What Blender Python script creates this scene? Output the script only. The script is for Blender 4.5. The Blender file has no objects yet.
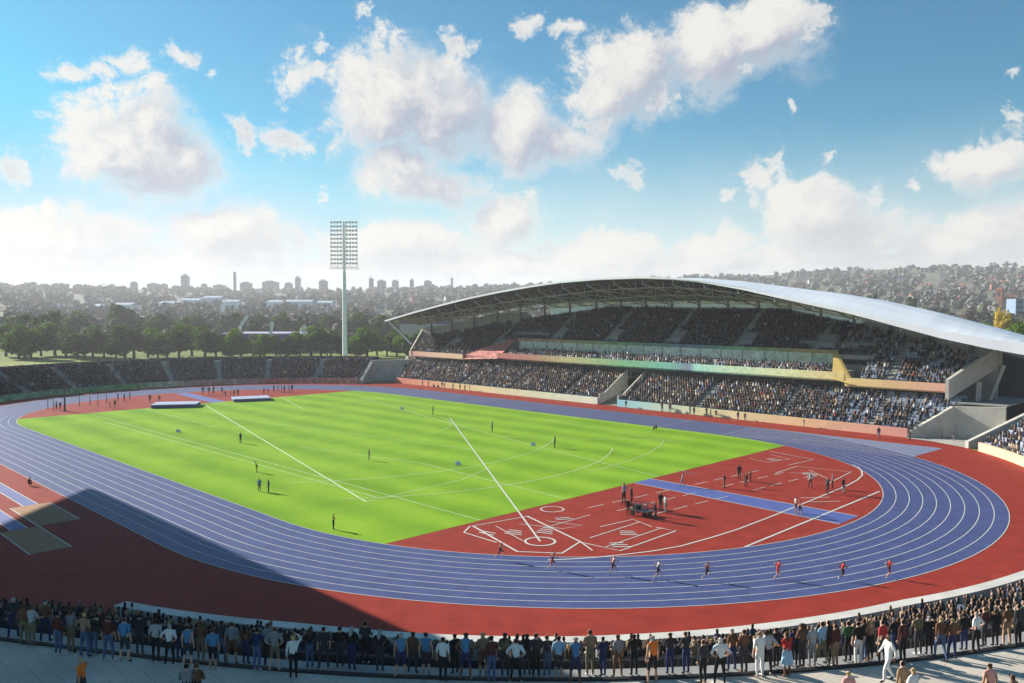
import bpy, bmesh, math, random
import numpy as np
from mathutils import Vector, Matrix
random.seed(7); RNG = np.random.default_rng(11)
PI = math.pi; R = math.radians
sc = bpy.context.scene; COL = sc.collection

# ------------------------------------------------------------------ camera
CX, CY, CZ, YAW, PIT, FOC = 108.87956, -74.32594, 19.47965, 2.36099363, 0.0418355792, 829.692787
CAMP = Vector((CX, CY, CZ))
FW = Vector((math.cos(YAW)*math.cos(PIT), math.sin(YAW)*math.cos(PIT), -math.sin(PIT)))
RT = Vector((math.sin(YAW), -math.cos(YAW), 0)); UP = RT.cross(FW)
cd = bpy.data.cameras.new('camera'); cam = bpy.data.objects.new('camera', cd); COL.objects.link(cam)
cam.location = CAMP
cam.rotation_euler = Matrix((RT, UP, -FW)).transposed().to_euler()
cd.sensor_width = 36; cd.lens = FOC/1024*36; cd.clip_start = .5; cd.clip_end = 20000
sc.camera = cam
def ray(u, v): return FW + RT*((u-512)/FOC) + UP*((341.5-v)/FOC)
def gp(u, v, z=0.):
    d = ray(u, v); t = (z-CZ)/d.z; return CAMP + d*t
def px(P):
    d = Vector(P)-CAMP; w = d.dot(FW); return 512+FOC*d.dot(RT)/w, 341.5-FOC*d.dot(UP)/w, w

# ------------------------------------------------------------------ materials
MATS = {}
def mat(name, col, rough=.8, var=.0, scale=1., spec=.3, metal=0., detail=3., bump=0.):
    if name in MATS: return MATS[name]
    m = bpy.data.materials.new(name); m.use_nodes = True; nt = m.node_tree; b = nt.nodes['Principled BSDF']
    b.inputs['Roughness'].default_value = rough; b.inputs['Specular IOR Level'].default_value = spec
    b.inputs['Metallic'].default_value = metal
    c = (*col, 1); b.inputs['Base Color'].default_value = c
    if var:
        tc = nt.nodes.new('ShaderNodeTexCoord'); n = nt.nodes.new('ShaderNodeTexNoise')
        n.inputs['Scale'].default_value = scale; n.inputs['Detail'].default_value = detail
        nt.links.new(tc.outputs['Object'], n.inputs['Vector'])
        mr = nt.nodes.new('ShaderNodeMapRange'); mr.inputs[1].default_value = .3; mr.inputs[2].default_value = .7
        mr.inputs[3].default_value = 1-var; mr.inputs[4].default_value = 1+var
        nt.links.new(n.outputs['Fac'], mr.inputs[0])
        mx = nt.nodes.new('ShaderNodeVectorMath'); mx.operation = 'SCALE'; mx.inputs[0].default_value = col
        nt.links.new(mr.outputs[0], mx.inputs['Scale']); nt.links.new(mx.outputs[0], b.inputs['Base Color'])
        if bump:
            bp = nt.nodes.new('ShaderNodeBump'); bp.inputs['Strength'].default_value = bump
            nt.links.new(n.outputs['Fac'], bp.inputs['Height']); nt.links.new(bp.outputs[0], b.inputs['Normal'])
    MATS[name] = m; return m
def ramp_mat(name, axis, lo, hi, stops, noise=0., rough=.5, nscale=.5):
    """printed banner whose colour runs along one axis of the world"""
    m = bpy.data.materials.new(name); m.use_nodes = True; nt = m.node_tree; b = nt.nodes['Principled BSDF']
    b.inputs['Roughness'].default_value = rough
    tc = nt.nodes.new('ShaderNodeTexCoord'); s = nt.nodes.new('ShaderNodeSeparateXYZ'); nt.links.new(tc.outputs['Object'], s.inputs[0])
    mr = nt.nodes.new('ShaderNodeMapRange'); mr.inputs[1].default_value = lo; mr.inputs[2].default_value = hi
    nt.links.new(s.outputs[axis], mr.inputs[0]); f = mr.outputs[0]
    r = nt.nodes.new('ShaderNodeValToRGB'); e = r.color_ramp.elements
    while len(e) < len(stops): e.new(.5)
    for k, (p, c) in enumerate(stops): e[k].position = p; e[k].color = (*c, 1)
    nt.links.new(f, r.inputs[0]); out = r.outputs[0]
    if noise:
        n = nt.nodes.new('ShaderNodeTexVoronoi'); n.inputs['Scale'].default_value = nscale
        nt.links.new(tc.outputs['Object'], n.inputs['Vector'])
        sp = nt.nodes.new('ShaderNodeSeparateColor'); nt.links.new(n.outputs['Color'], sp.inputs[0])
        m2 = nt.nodes.new('ShaderNodeMapRange'); m2.inputs[3].default_value = 1-noise; m2.inputs[4].default_value = 1+noise
        nt.links.new(sp.outputs[0], m2.inputs[0])
        mx = nt.nodes.new('ShaderNodeVectorMath'); mx.operation = 'SCALE'
        nt.links.new(out, mx.inputs[0]); nt.links.new(m2.outputs[0], mx.inputs['Scale']); out = mx.outputs[0]
    nt.links.new(out, b.inputs['Base Color']); MATS[name] = m; return m
def attr_mat(name, rough=.8):
    m = bpy.data.materials.new(name); m.use_nodes = True; nt = m.node_tree; b = nt.nodes['Principled BSDF']
    a = nt.nodes.new('ShaderNodeAttribute'); a.attribute_name = 'tint'
    b.inputs['Roughness'].default_value = rough; b.inputs['Specular IOR Level'].default_value = .2
    nt.links.new(a.outputs['Color'], b.inputs['Base Color']); MATS[name] = m; return m

CONC = mat('pale_concrete', (.46, .44, .39), .85, .12, .8)
CONC2 = mat('grey_concrete', (.3, .3, .29), .9, .18, .5)
WHITE = mat('white_paint', (.78, .77, .73), .55, .05, 2)
STEEL = mat('white_steel', (.62, .63, .65), .4, .05, 2)
DSTEEL = mat('dark_steel', (.1, .1, .11), .5, .1, 2)
DARK = mat('dark_cladding', (.045, .047, .055), .7, .2, .5)
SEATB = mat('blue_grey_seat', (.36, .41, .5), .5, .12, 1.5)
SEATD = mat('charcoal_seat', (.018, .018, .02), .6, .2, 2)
LINE = mat('white_line_paint', (.6, .59, .54), .6, .06, 3)

# ------------------------------------------------------------------ mesh helpers
def mk(name, v, f, mats, idx=None, parent=None, smooth=False):
    me = bpy.data.meshes.new(name)
    me.from_pydata([tuple(a) for a in v] if not isinstance(v, np.ndarray) else v.tolist(), [], f if isinstance(f, list) else f.tolist())
    if not isinstance(mats, (list, tuple)): mats = [mats]
    for m in mats: me.materials.append(m)
    if idx is not None: me.polygons.foreach_set('material_index', idx)
    if smooth: me.polygons.foreach_set('use_smooth', [True]*len(me.polygons))
    me.update(); o = bpy.data.objects.new(name, me); COL.objects.link(o)
    if parent: o.parent = parent
    return o
class MB:
    def __init__(s): s.v = []; s.f = []
    def add(s, v, f):
        n = len(s.v); s.v += [tuple(a) for a in v]; s.f += [tuple(i+n for i in q) for q in f]; return s
    def hexa(s, p):     # 8 points: bottom 4 ccw, top 4 ccw
        return s.add(p, [(3, 2, 1, 0), (4, 5, 6, 7), (0, 1, 5, 4), (1, 2, 6, 5), (2, 3, 7, 6), (3, 0, 4, 7)])
    def box(s, x0, x1, y0, y1, z0, z1):
        return s.hexa([(x0, y0, z0), (x1, y0, z0), (x1, y1, z0), (x0, y1, z0), (x0, y0, z1), (x1, y0, z1), (x1, y1, z1), (x0, y1, z1)])
    def bar(s, a, b, w, h=None):
        a, b = Vector(a), Vector(b); d = (b-a).normalized(); h = h or w
        q = Vector((0, 0, 1)) if abs(d.z) < .95 else Vector((1, 0, 0))
        e = d.cross(q).normalized(); g = e.cross(d)
        P = []
        for c in (a, b): P += [c-e*w/2-g*h/2, c+e*w/2-g*h/2, c+e*w/2+g*h/2, c-e*w/2+g*h/2]
        return s.hexa(P)
    def tube(s, a, b, r0, r1, n=10, cap=True):
        a, b = Vector(a), Vector(b); d = (b-a).normalized()
        q = Vector((0, 0, 1)) if abs(d.z) < .95 else Vector((1, 0, 0)); e = d.cross(q).normalized(); g = d.cross(e)
        V = []
        for c, r in ((a, r0), (b, r1)): V += [c+(e*math.cos(2*PI*k/n)+g*math.sin(2*PI*k/n))*r for k in range(n)]
        F = [(k, (k+1) % n, n+(k+1) % n, n+k) for k in range(n)]
        if cap: F += [tuple(range(n-1, -1, -1)), tuple(range(n, 2*n))]
        return s.add(V, F)
    def sweep(s, rows, closed=False):
        """rows: list of rings (lists of points) joined to a sheet"""
        n = len(rows[0]); V = [p for r in rows for p in r]; F = []
        for i in range(len(rows)-1):
            for j in range(n if closed else n-1): F.append((i*n+j, i*n+(j+1) % n, (i+1)*n+(j+1) % n, (i+1)*n+j))
        if closed: F += [tuple(range(n-1, -1, -1)), tuple((len(rows)-1)*n+k for k in range(n))]
        return s.add(V, F)
    def build(s, name, m, parent=None, smooth=False): return mk(name, s.v, s.f, m, None, parent, smooth)
def empty(name, loc=(0, 0, 0)):
    o = bpy.data.objects.new(name, None); COL.objects.link(o); o.location = loc; o.empty_display_size = .5; return o
def tag(o, label=None, cat=None, group=None, kind=None):
    if label: o['label'] = label
    if cat: o['category'] = cat
    if group: o['group'] = group
    if kind: o['kind'] = kind
    return o
def struct(o): o['kind'] = 'structure'; return o
def part(mb, name, m, root, kind=None, label=None, smooth=False):
    o = mb.build(name, m, root, smooth); o.matrix_parent_inverse = Matrix.Translation(-root.location) if root.type == 'EMPTY' else Matrix()
    if kind: o['kind'] = kind
    if label: o['label'] = label
    return o
def lerp_tab(tab):
    xs = [a for a, b in tab]; ys = [b for a, b in tab]
    return lambda x: float(np.interp(x, xs, ys))
ORD = ['first', 'second', 'third', 'fourth', 'fifth', 'sixth', 'seventh', 'eighth', 'ninth', 'tenth', 'eleventh', 'twelfth', 'thirteenth', 'fourteenth',
       'fifteenth', 'sixteenth', 'seventeenth', 'eighteenth', 'nineteenth', 'twentieth']
def ordinal(k):
    if k < 20: return ORD[k]
    t = ['', '', 'twenty', 'thirty', 'forty', 'fifty', 'sixty', 'seventy', 'eighty', 'ninety'][(k+1)//10]
    u = (k+1) % 10
    return (t+'-'+ORD[u-1]) if u else t[:-1]+'ieth'
SUNAZ, SUNEL = 12., 22.         # shadows run towards this azimuth
# ================================================================== terrain
def hgt(x, y):
    dx, dy = x-CX, y-CY; d = math.hypot(dx, dy); az = math.degrees(math.atan2(dy, dx)) % 360   # 167 left edge .. 103 right edge
    k = min(1, max(0, (d-400)/1450)); top = float(np.interp(az, [60, 103, 113, 124, 132, 140, 175, 230], [40, 94, 91, 85, 70, 56, 56, 25]))
    b = top*(k**1.35) + 2.2*k*math.sin(x*.011+1)*math.sin(y*.009) + 3*k*math.sin(x*.004+y*.006)
    if d > 1850: b -= min((d-1850)*.12, 90)
    return b-.03
xs = []; rings = [0, 60, 120, 180, 240, 300, 360, 420, 480, 560, 640, 740, 860, 980, 1120, 1260, 1400, 1550, 1700, 1850, 2050, 2400]
na = 96; V = []; F = []
for r in rings:
    for k in range(na):
        a = 2*PI*k/na; x, y = CX+max(r, .01)*math.cos(a), CY+max(r, .01)*math.sin(a); V.append((x, y, hgt(x, y)))
for i in range(len(rings)-1):
    for k in range(na): F.append((i*na+k, i*na+(k+1) % na, (i+1)*na+(k+1) % na, (i+1)*na+k))
def ground_mat():
    m = bpy.data.materials.new('grassland'); m.use_nodes = True; nt = m.node_tree; b = nt.nodes['Principled BSDF']
    b.inputs['Roughness'].default_value = .95; b.inputs['Specular IOR Level'].default_value = .1
    tc = nt.nodes.new('ShaderNodeTexCoord')
    n = nt.nodes.new('ShaderNodeTexNoise'); n.inputs['Scale'].default_value = .012; n.inputs['Detail'].default_value = 8
    nt.links.new(tc.outputs['Object'], n.inputs['Vector'])
    r = nt.nodes.new('ShaderNodeValToRGB'); e = r.color_ramp.elements
    for k, (p, c) in enumerate(((.35, (.11, .15, .03)), (.62, (.25, .28, .075)))): e[k].position = p; e[k].color = (*c, 1)
    x = e.new(.5); x.color = (.17, .22, .05, 1)
    nt.links.new(n.outputs['Fac'], r.inputs[0])
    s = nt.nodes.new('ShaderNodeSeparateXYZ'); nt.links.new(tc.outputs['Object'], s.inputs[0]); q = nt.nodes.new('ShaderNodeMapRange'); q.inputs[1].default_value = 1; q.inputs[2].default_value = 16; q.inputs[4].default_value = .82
    nt.links.new(s.outputs[2], q.inputs[0]); mx = nt.nodes.new('ShaderNodeMix'); mx.data_type = 'RGBA'; nt.links.new(q.outputs[0], mx.inputs[0]); nt.links.new(r.outputs[0], mx.inputs[6]); mx.inputs[7].default_value = (.165, .155, .135, 1)  # higher ground: grey of the town, paled further with haze put into the colour
    nt.links.new(mx.outputs[2], b.inputs['Base Color']); return m
struct(mk('ground', V, F, ground_mat(), smooth=True))

# ================================================================== track and field
L0, RI, LANE, NL = 41.27, 36.5, 1.223, 9
RO = RI+LANE*NL
def stad(r, n=64, cut0=None):
    P = [(L0+r*math.cos(t), r*math.sin(t)) for t in np.linspace(-PI/2, PI/2, n)]
    return P+[(-L0-r*math.cos(t), r*math.sin(t)) for t in np.linspace(-PI/2, PI/2, n)][::-1]
def ringmesh(mb, r0, r1, z, n=64):
    a, b = stad(r0, n), stad(r1, n); m = len(a)
    mb.add([(*p, z) for p in a]+[(*p, z) for p in b], [(i, m+i, m+(i+1) % m, (i+1) % m) for i in range(m)])
def poly(mb, P, z): mb.add([(*p, z) for p in P], [tuple(range(len(P)))])
LIFT = [0.]
def strip(mb, P, w, z, closed=False):
    LIFT[0] += .00012; z += LIFT[0]        # crossing lines never share a plane
    P = [Vector(p[:2]) for p in P]; n = len(P); V = []
    for i, p in enumerate(P):
        a = P[i-1] if (i or closed) else P[i]; b = P[(i+1) % n] if (i < n-1 or closed) else P[i]
        d = (b-a).normalized(); e = Vector((-d.y, d.x))*w/2; V += [(*(p+e), z), (*(p-e), z)]
    mb.add(V, [(2*i, 2*i+1, (2*i+3) % (2*n), (2*i+2) % (2*n)) for i in range(n if closed else n-1)])
REDM = mat('red_running_surface', (.28, .032, .02), .7, .16, .6, spec=.1, detail=8)
def track_mat():
    m = mat('blue_running_surface', (.058, .076, .2), .55, .16, .7, spec=.3, detail=8); return m
BLUM = track_mat()
BLU2 = mat('blue_runway_surface', (.08, .11, .33), .6, .1, .5, spec=.45, detail=8)
# perimeter radius of the near bowl as a function of angle about (L0,0)
NW = lerp_tab([(-140, 70), (-110, 60), (-90, 58.6), (-75.5, 57.3), (-63, 55.6), (-54, 55.2), (-47, 54.8), (-39, 54.1), (-32, 53.4), (-23.5, 52.6), (-10, 52.8), (0, 53.6), (25, 55.3), (45, 57), (51, 58), (60, 59.4)])
def nb(th, dr=0.): r = NW(th)+dr; return (L0+r*math.cos(R(th)), r*math.sin(R(th)))
FWR = 52.4
def fb(th, dr=0.): r = FWR+dr; return (-L0+r*math.cos(R(th)), r*math.sin(R(th)))
ap = [nb(t, 9) for t in range(-95, -77, 3)]+[nb(-76.6, 9), nb(-76.6, .05)]+[nb(t, .05) for t in range(-76, 61, 3)]+[(66.5, 53.9), (66.5, 62), (-62.5, 54), (-66, 57)]+[fb(t, .1) for t in range(118, 271, 3)]
ap += [(-30, -66), (25, -67)]
mb = MB(); poly(mb, ap, 0.0); struct(mb.build('athletics_apron', REDM))
mb = MB(); ringmesh(mb, RI, RO, .006, 72); struct(mb.build('running_track', BLUM))
# sprint chute past the bend
mb = MB()
poly(mb, [(L0+3, RO+.0), (70.0, RO), (69.5, 38.6)]+[(L0+(RO)*math.cos(t), RO*math.sin(t)) for t in np.linspace(R(54), R(86), 14)], .004)
struct(mb.build('sprint_chute', mat('grey_blue_running_surface', (.17, .2, .33), .6, .12, .5, spec=.4)))
def grass_mat():
    m = bpy.data.materials.new('mown_grass'); m.use_nodes = True; nt = m.node_tree; b = nt.nodes['Principled BSDF']
    b.inputs['Roughness'].default_value = .9; b.inputs['Specular IOR Level'].default_value = .05
    tc = nt.nodes.new('ShaderNodeTexCoord'); s = nt.nodes.new('ShaderNodeSeparateXYZ'); nt.links.new(tc.outputs['Object'], s.inputs[0])
    w = nt.nodes.new('ShaderNodeMath'); w.operation = 'MULTIPLY'; w.inputs[1].default_value = .9; nt.links.new(s.outputs[1], w.inputs[0])
    si = nt.nodes.new('ShaderNodeMath'); si.operation = 'SINE'; nt.links.new(w.outputs[0], si.inputs[0])
    n = nt.nodes.new('ShaderNodeTexNoise'); n.inputs['Scale'].default_value = .12; n.inputs['Detail'].default_value = 9; n.inputs['Roughness'].default_value = .65
    nt.links.new(tc.outputs['Object'], n.inputs['Vector'])
    a = nt.nodes.new('ShaderNodeMath'); a.operation = 'MULTIPLY_ADD'; a.inputs[1].default_value = .15; nt.links.new(si.outputs[0], a.inputs[0]); nt.links.new(n.outputs['Fac'], a.inputs[2])
    r = nt.nodes.new('ShaderNodeValToRGB'); e = r.color_ramp.elements
    e[0].position = .25; e[0].color = (.145, .295, .014, 1); e[1].position = .75; e[1].color = (.245, .425, .028, 1)
    nt.links.new(a.outputs[0], r.inputs[0]); nt.links.new(r.outputs[0], b.inputs['Base Color']); return m
XN, XF = 53.6, -53.2
def clip_in(xa, xb, r=RI-.06):
    P = []
    def yv(x):
        e = max(0, abs(x)-L0); return math.sqrt(max(0, r*r-e*e))
    X = np.unique(np.concatenate([np.linspace(xa, xb, 40), [a for a in (-L0, L0) if xa < a < xb]]))
    return [(x, -yv(x)) for x in X]+[(x, yv(x)) for x in X[::-1]]
mb = MB(); poly(mb, clip_in(XF, XN), .008); struct(mb.build('infield_grass', grass_mat()))
# field-event strips
mb = MB()
poly(mb, [(XN, -.6), (77.2, -1.6), (77.2, 2.4), (XN, 2.5)], .008)
poly(mb, [(-76.6, 2.5), (XF, 0.5), (XF, 3.5), (-76.6, 5.5)], .008)
for (y0, y1, x1) in ((-51.75, -50.45, 18.2), (-55.05, -53.75, 27.4)): poly(mb, [(-40, y0), (x1, y0), (x1, y1), (-40, y1)], .008)
struct(mb.build('field_event_runway', BLU2))
mb = MB()
for (x0, x1, y0, y1) in ((18.2, 27.4, -52.9, -49.4), (27.5, 36.4, -55.9, -52.85)): poly(mb, [(x0, y0), (x1, y0), (x1, y1), (x0, y1)], .012)
struct(mb.build('sand_pit', mat('pit_sand', (.4, .235, .14), .95, .15, 1.5)))
# ---- painted lines
lw = .07; mb = MB(); Z = .014
for k in range(NL+1): ringmesh(mb, RI+k*LANE-lw/2, RI+k*LANE+lw/2, Z, 72)
for k in range(1, NL+1):
    y = RI+k*LANE; x1 = np.interp(y, [38.6, RO], [69.5, 70]); strip(mb, [(L0, y), (x1, y)], .09, Z+.003)
for x in (-38, -28, -18, 30, 42): strip(mb, [(x, RI), (x, RO)], .08, Z+.003)
for k in range(8): # staggered marks near the chute
    strip(mb, [(44+2.6*k, RI+1+k*1.0), (47.2+2.6*k, RI+2.0+k*1.0)], .07, Z+.005)
for (y0, y1, x1) in ((-51.75, -50.45, 18.2), (-55.05, -53.75, 27.4)):
    for y in (y0, y1): strip(mb, [(-40, y), (x1, y)], .1, Z)
for (x0, x1, y0, y1) in ((18.2, 27.4, -52.9, -49.4), (27.5, 36.4, -55.9, -52.85)):
    strip(mb, [(x0, y0), (x1, y0)], .1, Z); strip(mb, [(x0, y1), (x1, y1)], .1, Z)
for y0, y1 in ((-.6, -1.6), (2.5, 2.4)): strip(mb, [(XN, y0), (77.2, y1)], .12, Z)
def circ(cx, cy, r, a0=0, a1=360, n=28): return [(cx+r*math.cos(R(a)), cy+r*math.sin(R(a))) for a in np.linspace(a0, a1, n)]
W2 = .16
for P, w in (([(62.1, -24.7), (-1.6, 19.8)], .17), ([(54.5, -25.4), (62.8, -28.1), (65.6, -25.9), (64.5, -22.4), (55.5, -19.5)], .2),
          (circ(62.1, -24.7, 1.25), .2), ([(55.6, -27.4), (59.8, -27.5)], .15), ([(55.6, -27.4), (54.4, -25.6)], .15), ([(54.6, -25.3), (55.6, -19.6)], .12),
          ([(56, -24), (61, -25.6)], .1), ([gp(u, v) for u, v in ((579, 542), (620, 551), (676, 531), (656, 527.5))], .15), ([gp(590, 538), gp(640, 522)], .12), ([gp(u, v) for u, v in ((600, 527), (633, 519.5), (652, 527))], .13), ([gp(606, 547), gp(662, 528)], .11), ([gp(548, 527), gp(590, 515)], .1),
          (circ(55.4, -15.9, 1.1), .15), ([(64.5, -22.4), (66.8, -23.6)], .14), ([(57, -22), (60.8, -20.4), (61.3, -18.4), (58, -19.5)], .1),
          ([(66.0, -28.0), (67.2, -26.4), (68.3, -24.6), (69.4, -22.4), (70.3, -20.3), (71.1, -17.5), (71.5, -13.5), (71.7, -9.7), (71.6, -4), (71.4, 1.7), (71.2, 7), (71.0, 11.8), (70.8, 15.5), (70.4, 18.6), (69.7, 21.6), (68.5, 24.2), (67.4, 25.9), (66.2, 27.0)], .17), ([(74.9, -14.1), (74.5, 14.3)], .2), ([(54.4, 28.5), (61.3, 26.9), (60.8, 21.3)], .13), ([(55, 22), (58, 21), (59, 25), (55.5, 26.5)], .1),
          ([(62.1, 15.4), (61.9, 21.1), (68.0, 22.5), (69.0, 13.9)], .13), ([(63, 17), (66, 18), (66.5, 14.5)], .1), ([(64, 20), (67.5, 17)], .1),
          ([(71.5, 4.5), (73.5, 7)], .12), ([(70, 5.5), (72, 8)], .12)): strip(mb, P, w, Z+.003)
# bold block marks beside the throwing circles
for cx, cy, a, n in ((60.2, -21.6, 20, 4), (67.2, -20.6, 50, 3), (65.6, -17.2, 40, 3), (58.3, -17.6, 60, 2), (57.2, -25.8, 10, 2), (64.9, 18.2, 30, 3), (57.4, 23.5, 70, 3), (58.6, -24, 25, 3)):
    for k in range(n):
        c, s = math.cos(R(a)), math.sin(R(a)); o = (k-n/2)*.55
        strip(mb, [(cx-c*.8-s*o, cy-s*.8+c*o), (cx+c*(.8-.2*k)-s*o, cy+s*(.8-.2*k)+c*o)], .17, Z+.006)
# dashes across the D
for y0, x0 in ((-13, 57.5), (-12, 60.2), (-11, 63.4)):
    for k in range(9):
        if k in (4,): continue
        strip(mb, [(x0+k*.28+.0, y0+k*3.3), (x0+k*.28+.17, y0+k*3.3+2.1)], .11, Z+.003)
struct(mb.build('painted_lines', LINE))
mb = MB(); Z = .014
for P, w in (([(-50.5, -2.2), (40.3, -26.9)], .18), ([(-51.3, -23.3), (XN, -23.6)], .1), ([(-38, -25.1), (39.5, -25.0)], .1), ([(-53.0, 15.8), (-31.1, 8.2)], .12),
          (circ(9, -6, 36, -37, 37, 40), .11), (circ(-2, -6, 36, -37, 37, 40), .1), ([(6.7, -14.6), (27.8, -10.1), (XN, -11.8)], .09), ([(-41.1, 28), (1.7, 15.9), (29.1, 9.2), (XN, 4.0)], .1),
          ([(40.3, -26.9), (39, -13), (36, -6)], .09), ([(XF, -13), (-20, -14.5)], .08), (circ(-2, 1, 48, 0, 31, 26), .08), (circ(-9, 0, 20, 20, 150, 30), .07),
          ([(12, 30), (42, 26)], .08), ([(40, 27), (20, 12)], .08), ([(-30, -8), (30, 2)], .07), ([(-48, 24), (-10, 26)], .07)): strip(mb, P, w, Z)
struct(mb.build('pitch_lines', mat('worn_line_paint', (.56, .66, .4), .8, .2, 1.2)))
# ================================================================== crowd bookkeeping
SEATED = []        # (x, y, z, facing angle, scale) of every seated spectator of the far mass
def fill(P, facing, prob):
    for p in P:
        if random.random() < prob: SEATED.append((*p, facing))
# ================================================================== main stand
ms = empty('main_stand', (0, 60, 0))
tag(ms, 'large two-tier grandstand with arched white roof along the far straight', 'grandstand')
ytop = lerp_tab([(-72, 67), (-62, 68), (-46, 72), (-14, 78.5), (30, 78), (53, 72.5), (66, 68.5), (72, 67)])
def zup(y): return 7.3+.66*(y-61.5)
AIS = [-55, -38.5, -22, -6, 10, 26, 42, 57]
# lower tier: 12 steps
mb = MB(); st = MB(); se = MB()
NR = 11
def lowx(y, s): return (63+.7*(y-54))*s
for k in range(NR):
    y0 = 54.6+.78*k; y1 = y0+.78; z = 1.0+.405*k
    for a, b in ((lowx(y0, -1), 3.6), (8.6, lowx(y0, 1))): mb.box(a, b, y0, y1+(.3 if k < NR-1 else 6), 0 if k == 0 else z-.5, z)
    # seats and spectators
    for a, b in ((lowx(y0, -1)+.5, 3.3), (9, lowx(y0, 1)-.5)):
        n = int((b-a)/.56)
        for i in range(n):
            x = a+(i+.5)*.56
            if min(abs(x-q) for q in AIS) < .65: continue
            se.box(x-.22, x+.22, y0+.36, y0+.72, z+.36, z+.43); se.box(x-.22, x+.22, y0+.72, y0+.77, z+.4, z+.82)
            pr = .95 if x < 35 else .95-.5*min(1, (x-35)/25)
            if random.random() < pr: SEATED.append((x+random.uniform(-.06, .06), y0+.4, z, -PI/2))
part(mb, 'lower_terrace', CONC2, ms)
for q in AIS:
    a = MB()
    for k in range(NR): a.box(q-.55, q+.55, 54.6+.78*k, 54.6+.78*(k+1), 1.0+.405*k, 1.0+.405*k+.13)
    part(a, 'aisle', CONC, ms)
# tunnel in the middle of the lower tier
t = MB(); t.box(3.6, 3.9, 54.3, 61.5, 0, 2.2)
t.hexa([(3.6, 56, 2.2), (3.9, 56, 2.2), (3.9, 63.5, 2.2), (3.6, 63.5, 2.2), (3.6, 56, 2.3), (3.9, 56, 2.3), (3.9, 63.5, 6.6), (3.6, 63.5, 6.6)])
part(t, 'tunnel_wall', CONC, ms); t = MB(); t.box(8.3, 8.6, 54.3, 61.5, 0, 2.2)
t.hexa([(8.3, 56, 2.2), (8.6, 56, 2.2), (8.6, 63.5, 2.2), (8.3, 63.5, 2.2), (8.3, 56, 2.3), (8.6, 56, 2.3), (8.6, 63.5, 6.6), (8.3, 63.5, 6.6)])
part(t, 'tunnel_wall', CONC, ms)
t = MB(); t.hexa([(3.9, 54.3, .02), (8.3, 54.3, .02), (8.3, 64, .02), (3.9, 64, .02), (3.9, 54.3, .06), (8.3, 54.3, .06), (8.3, 64, 2.6), (3.9, 64, 2.6)])
part(t, 'tunnel_ramp', mat('ramp_concrete', (.2, .2, .15), .9, .2, .6), ms)
# rainbow front wall banner
BAN = ramp_mat('rainbow_banner', 0, -63, 63, [(0, (.62, .2, .13)), (.1, (.75, .36, .2)), (.2, (.8, .62, .3)), (.42, (.72, .8, .55)), (.54, (.78, .85, .68)),
      (.565, (.25, .62, .74)), (.62, (.45, .75, .66)), (.72, (.76, .77, .42)), (.86, (.8, .55, .3)), (1, (.74, .36, .3))], .07, .5, .35)
b = MB(); b.box(-63, 3.6, 53.9, 54.3, 0.02, 1.35); b.box(8.6, 63, 53.9, 54.3, 0.02, 1.35)
part(b, 'front_wall', BAN, ms)
# rear of the lower concourse
b = MB(); b.box(-66, 67.5, 67.2, 67.6, 5.6, 9.6); part(b, 'concourse_wall', mat('concourse_render', (.2, .2, .195), .85, .15, .6), ms)
part(MB().box(-66, -20, 63.6, 63.75, 5.05, 5.75), 'concourse_parapet', WHITE, ms); part(MB().box(31, 64, 63.6, 63.75, 5.05, 5.8), 'concourse_parapet', WHITE, ms)
for x in range(-60, 66, 9):
    c = MB(); c.tube((x, 65.6, 5.05), (x, 65.6, 8.2), .16, .16, 8); part(c, 'column', CONC, ms)
# upper tier
def upx(y, s): return (66+.6*(y-61.5))*s
mb = MB(); K = 22; rows = []
XS = np.arange(-66, 66.1, 3)
for k in range(K):
    y0 = 61.9+.79*k; y1 = y0+.79; z = zup(y0)
    xs_ok = [x for x in np.arange(-72, 72.1, .5) if ytop(x) >= y0-.2 and upx(y0, -1) <= x <= upx(y0, 1)]
    if not xs_ok: continue
    a, b_ = min(xs_ok), max(xs_ok)
    cen = y0 < 67.0
    segs = ((a, -45.8+(y0-61.9)/5.1*14), (52.4, b_)) if cen else ((a, b_),)
    for s0, s1 in segs:
        if s1-s0 < 1: continue
        mb.box(s0, s1, y0, y1+.3, z-.75, z)
        n = int((s1-s0)/.56)
        for i in range(n):
            x = s0+(i+.5)*.56
            if min(abs(x-q) for q in AIS) < .75: continue
            if k in (3, 4, 5, 6) and min(abs(x-q-2.2) for q in AIS) < 1.7 and -31 > x: continue
            if k in (8, 9, 10) and min(abs(x-q-1.9) for q in AIS) < 1.5 and -31 < x < 50: continue
            if k in (9, 10) and (-36 < x < -24 or 38 < x < 52): continue
            se.box(x-.22, x+.22, y0+.36, y0+.72, z+.36, z+.43); se.box(x-.22, x+.22, y0+.72, y0+.77, z+.4, z+.82)
            if random.random() < (.96 if x < 46 else .66): SEATED.append((x+random.uniform(-.06, .06), y0+.4, z, -PI/2))
part(mb, 'upper_terrace', CONC2, ms)
for q in AIS:
    a = MB()
    y = 61.9 if (q < -31 or q > 52) else 67.4
    while y < ytop(q)-.2:
        a.box(q-.6, q+.6, y, y+.79, zup(y)-.1, zup(y)+.14); y += .79
    part(a, 'aisle', CONC, ms)
    if -31 < q < 50:
        a = MB(); y = 68.6
        a.hexa([(q+.7, y, zup(y)-.2), (q+3.2, y, zup(y)-.2), (q+3.2, y+2.6, zup(y)-.2), (q+.7, y+2.6, zup(y)-.2), (q+.7, y, zup(y)+1.1), (q+3.2, y, zup(y)+1.1), (q+3.2, y+2.6, zup(y)+2.6), (q+.7, y+2.6, zup(y)+2.6)])
        part(a, 'vomitory', CONC2, ms)
o = part(se, 'seating', SEATB, ms, 'stuff')
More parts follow.
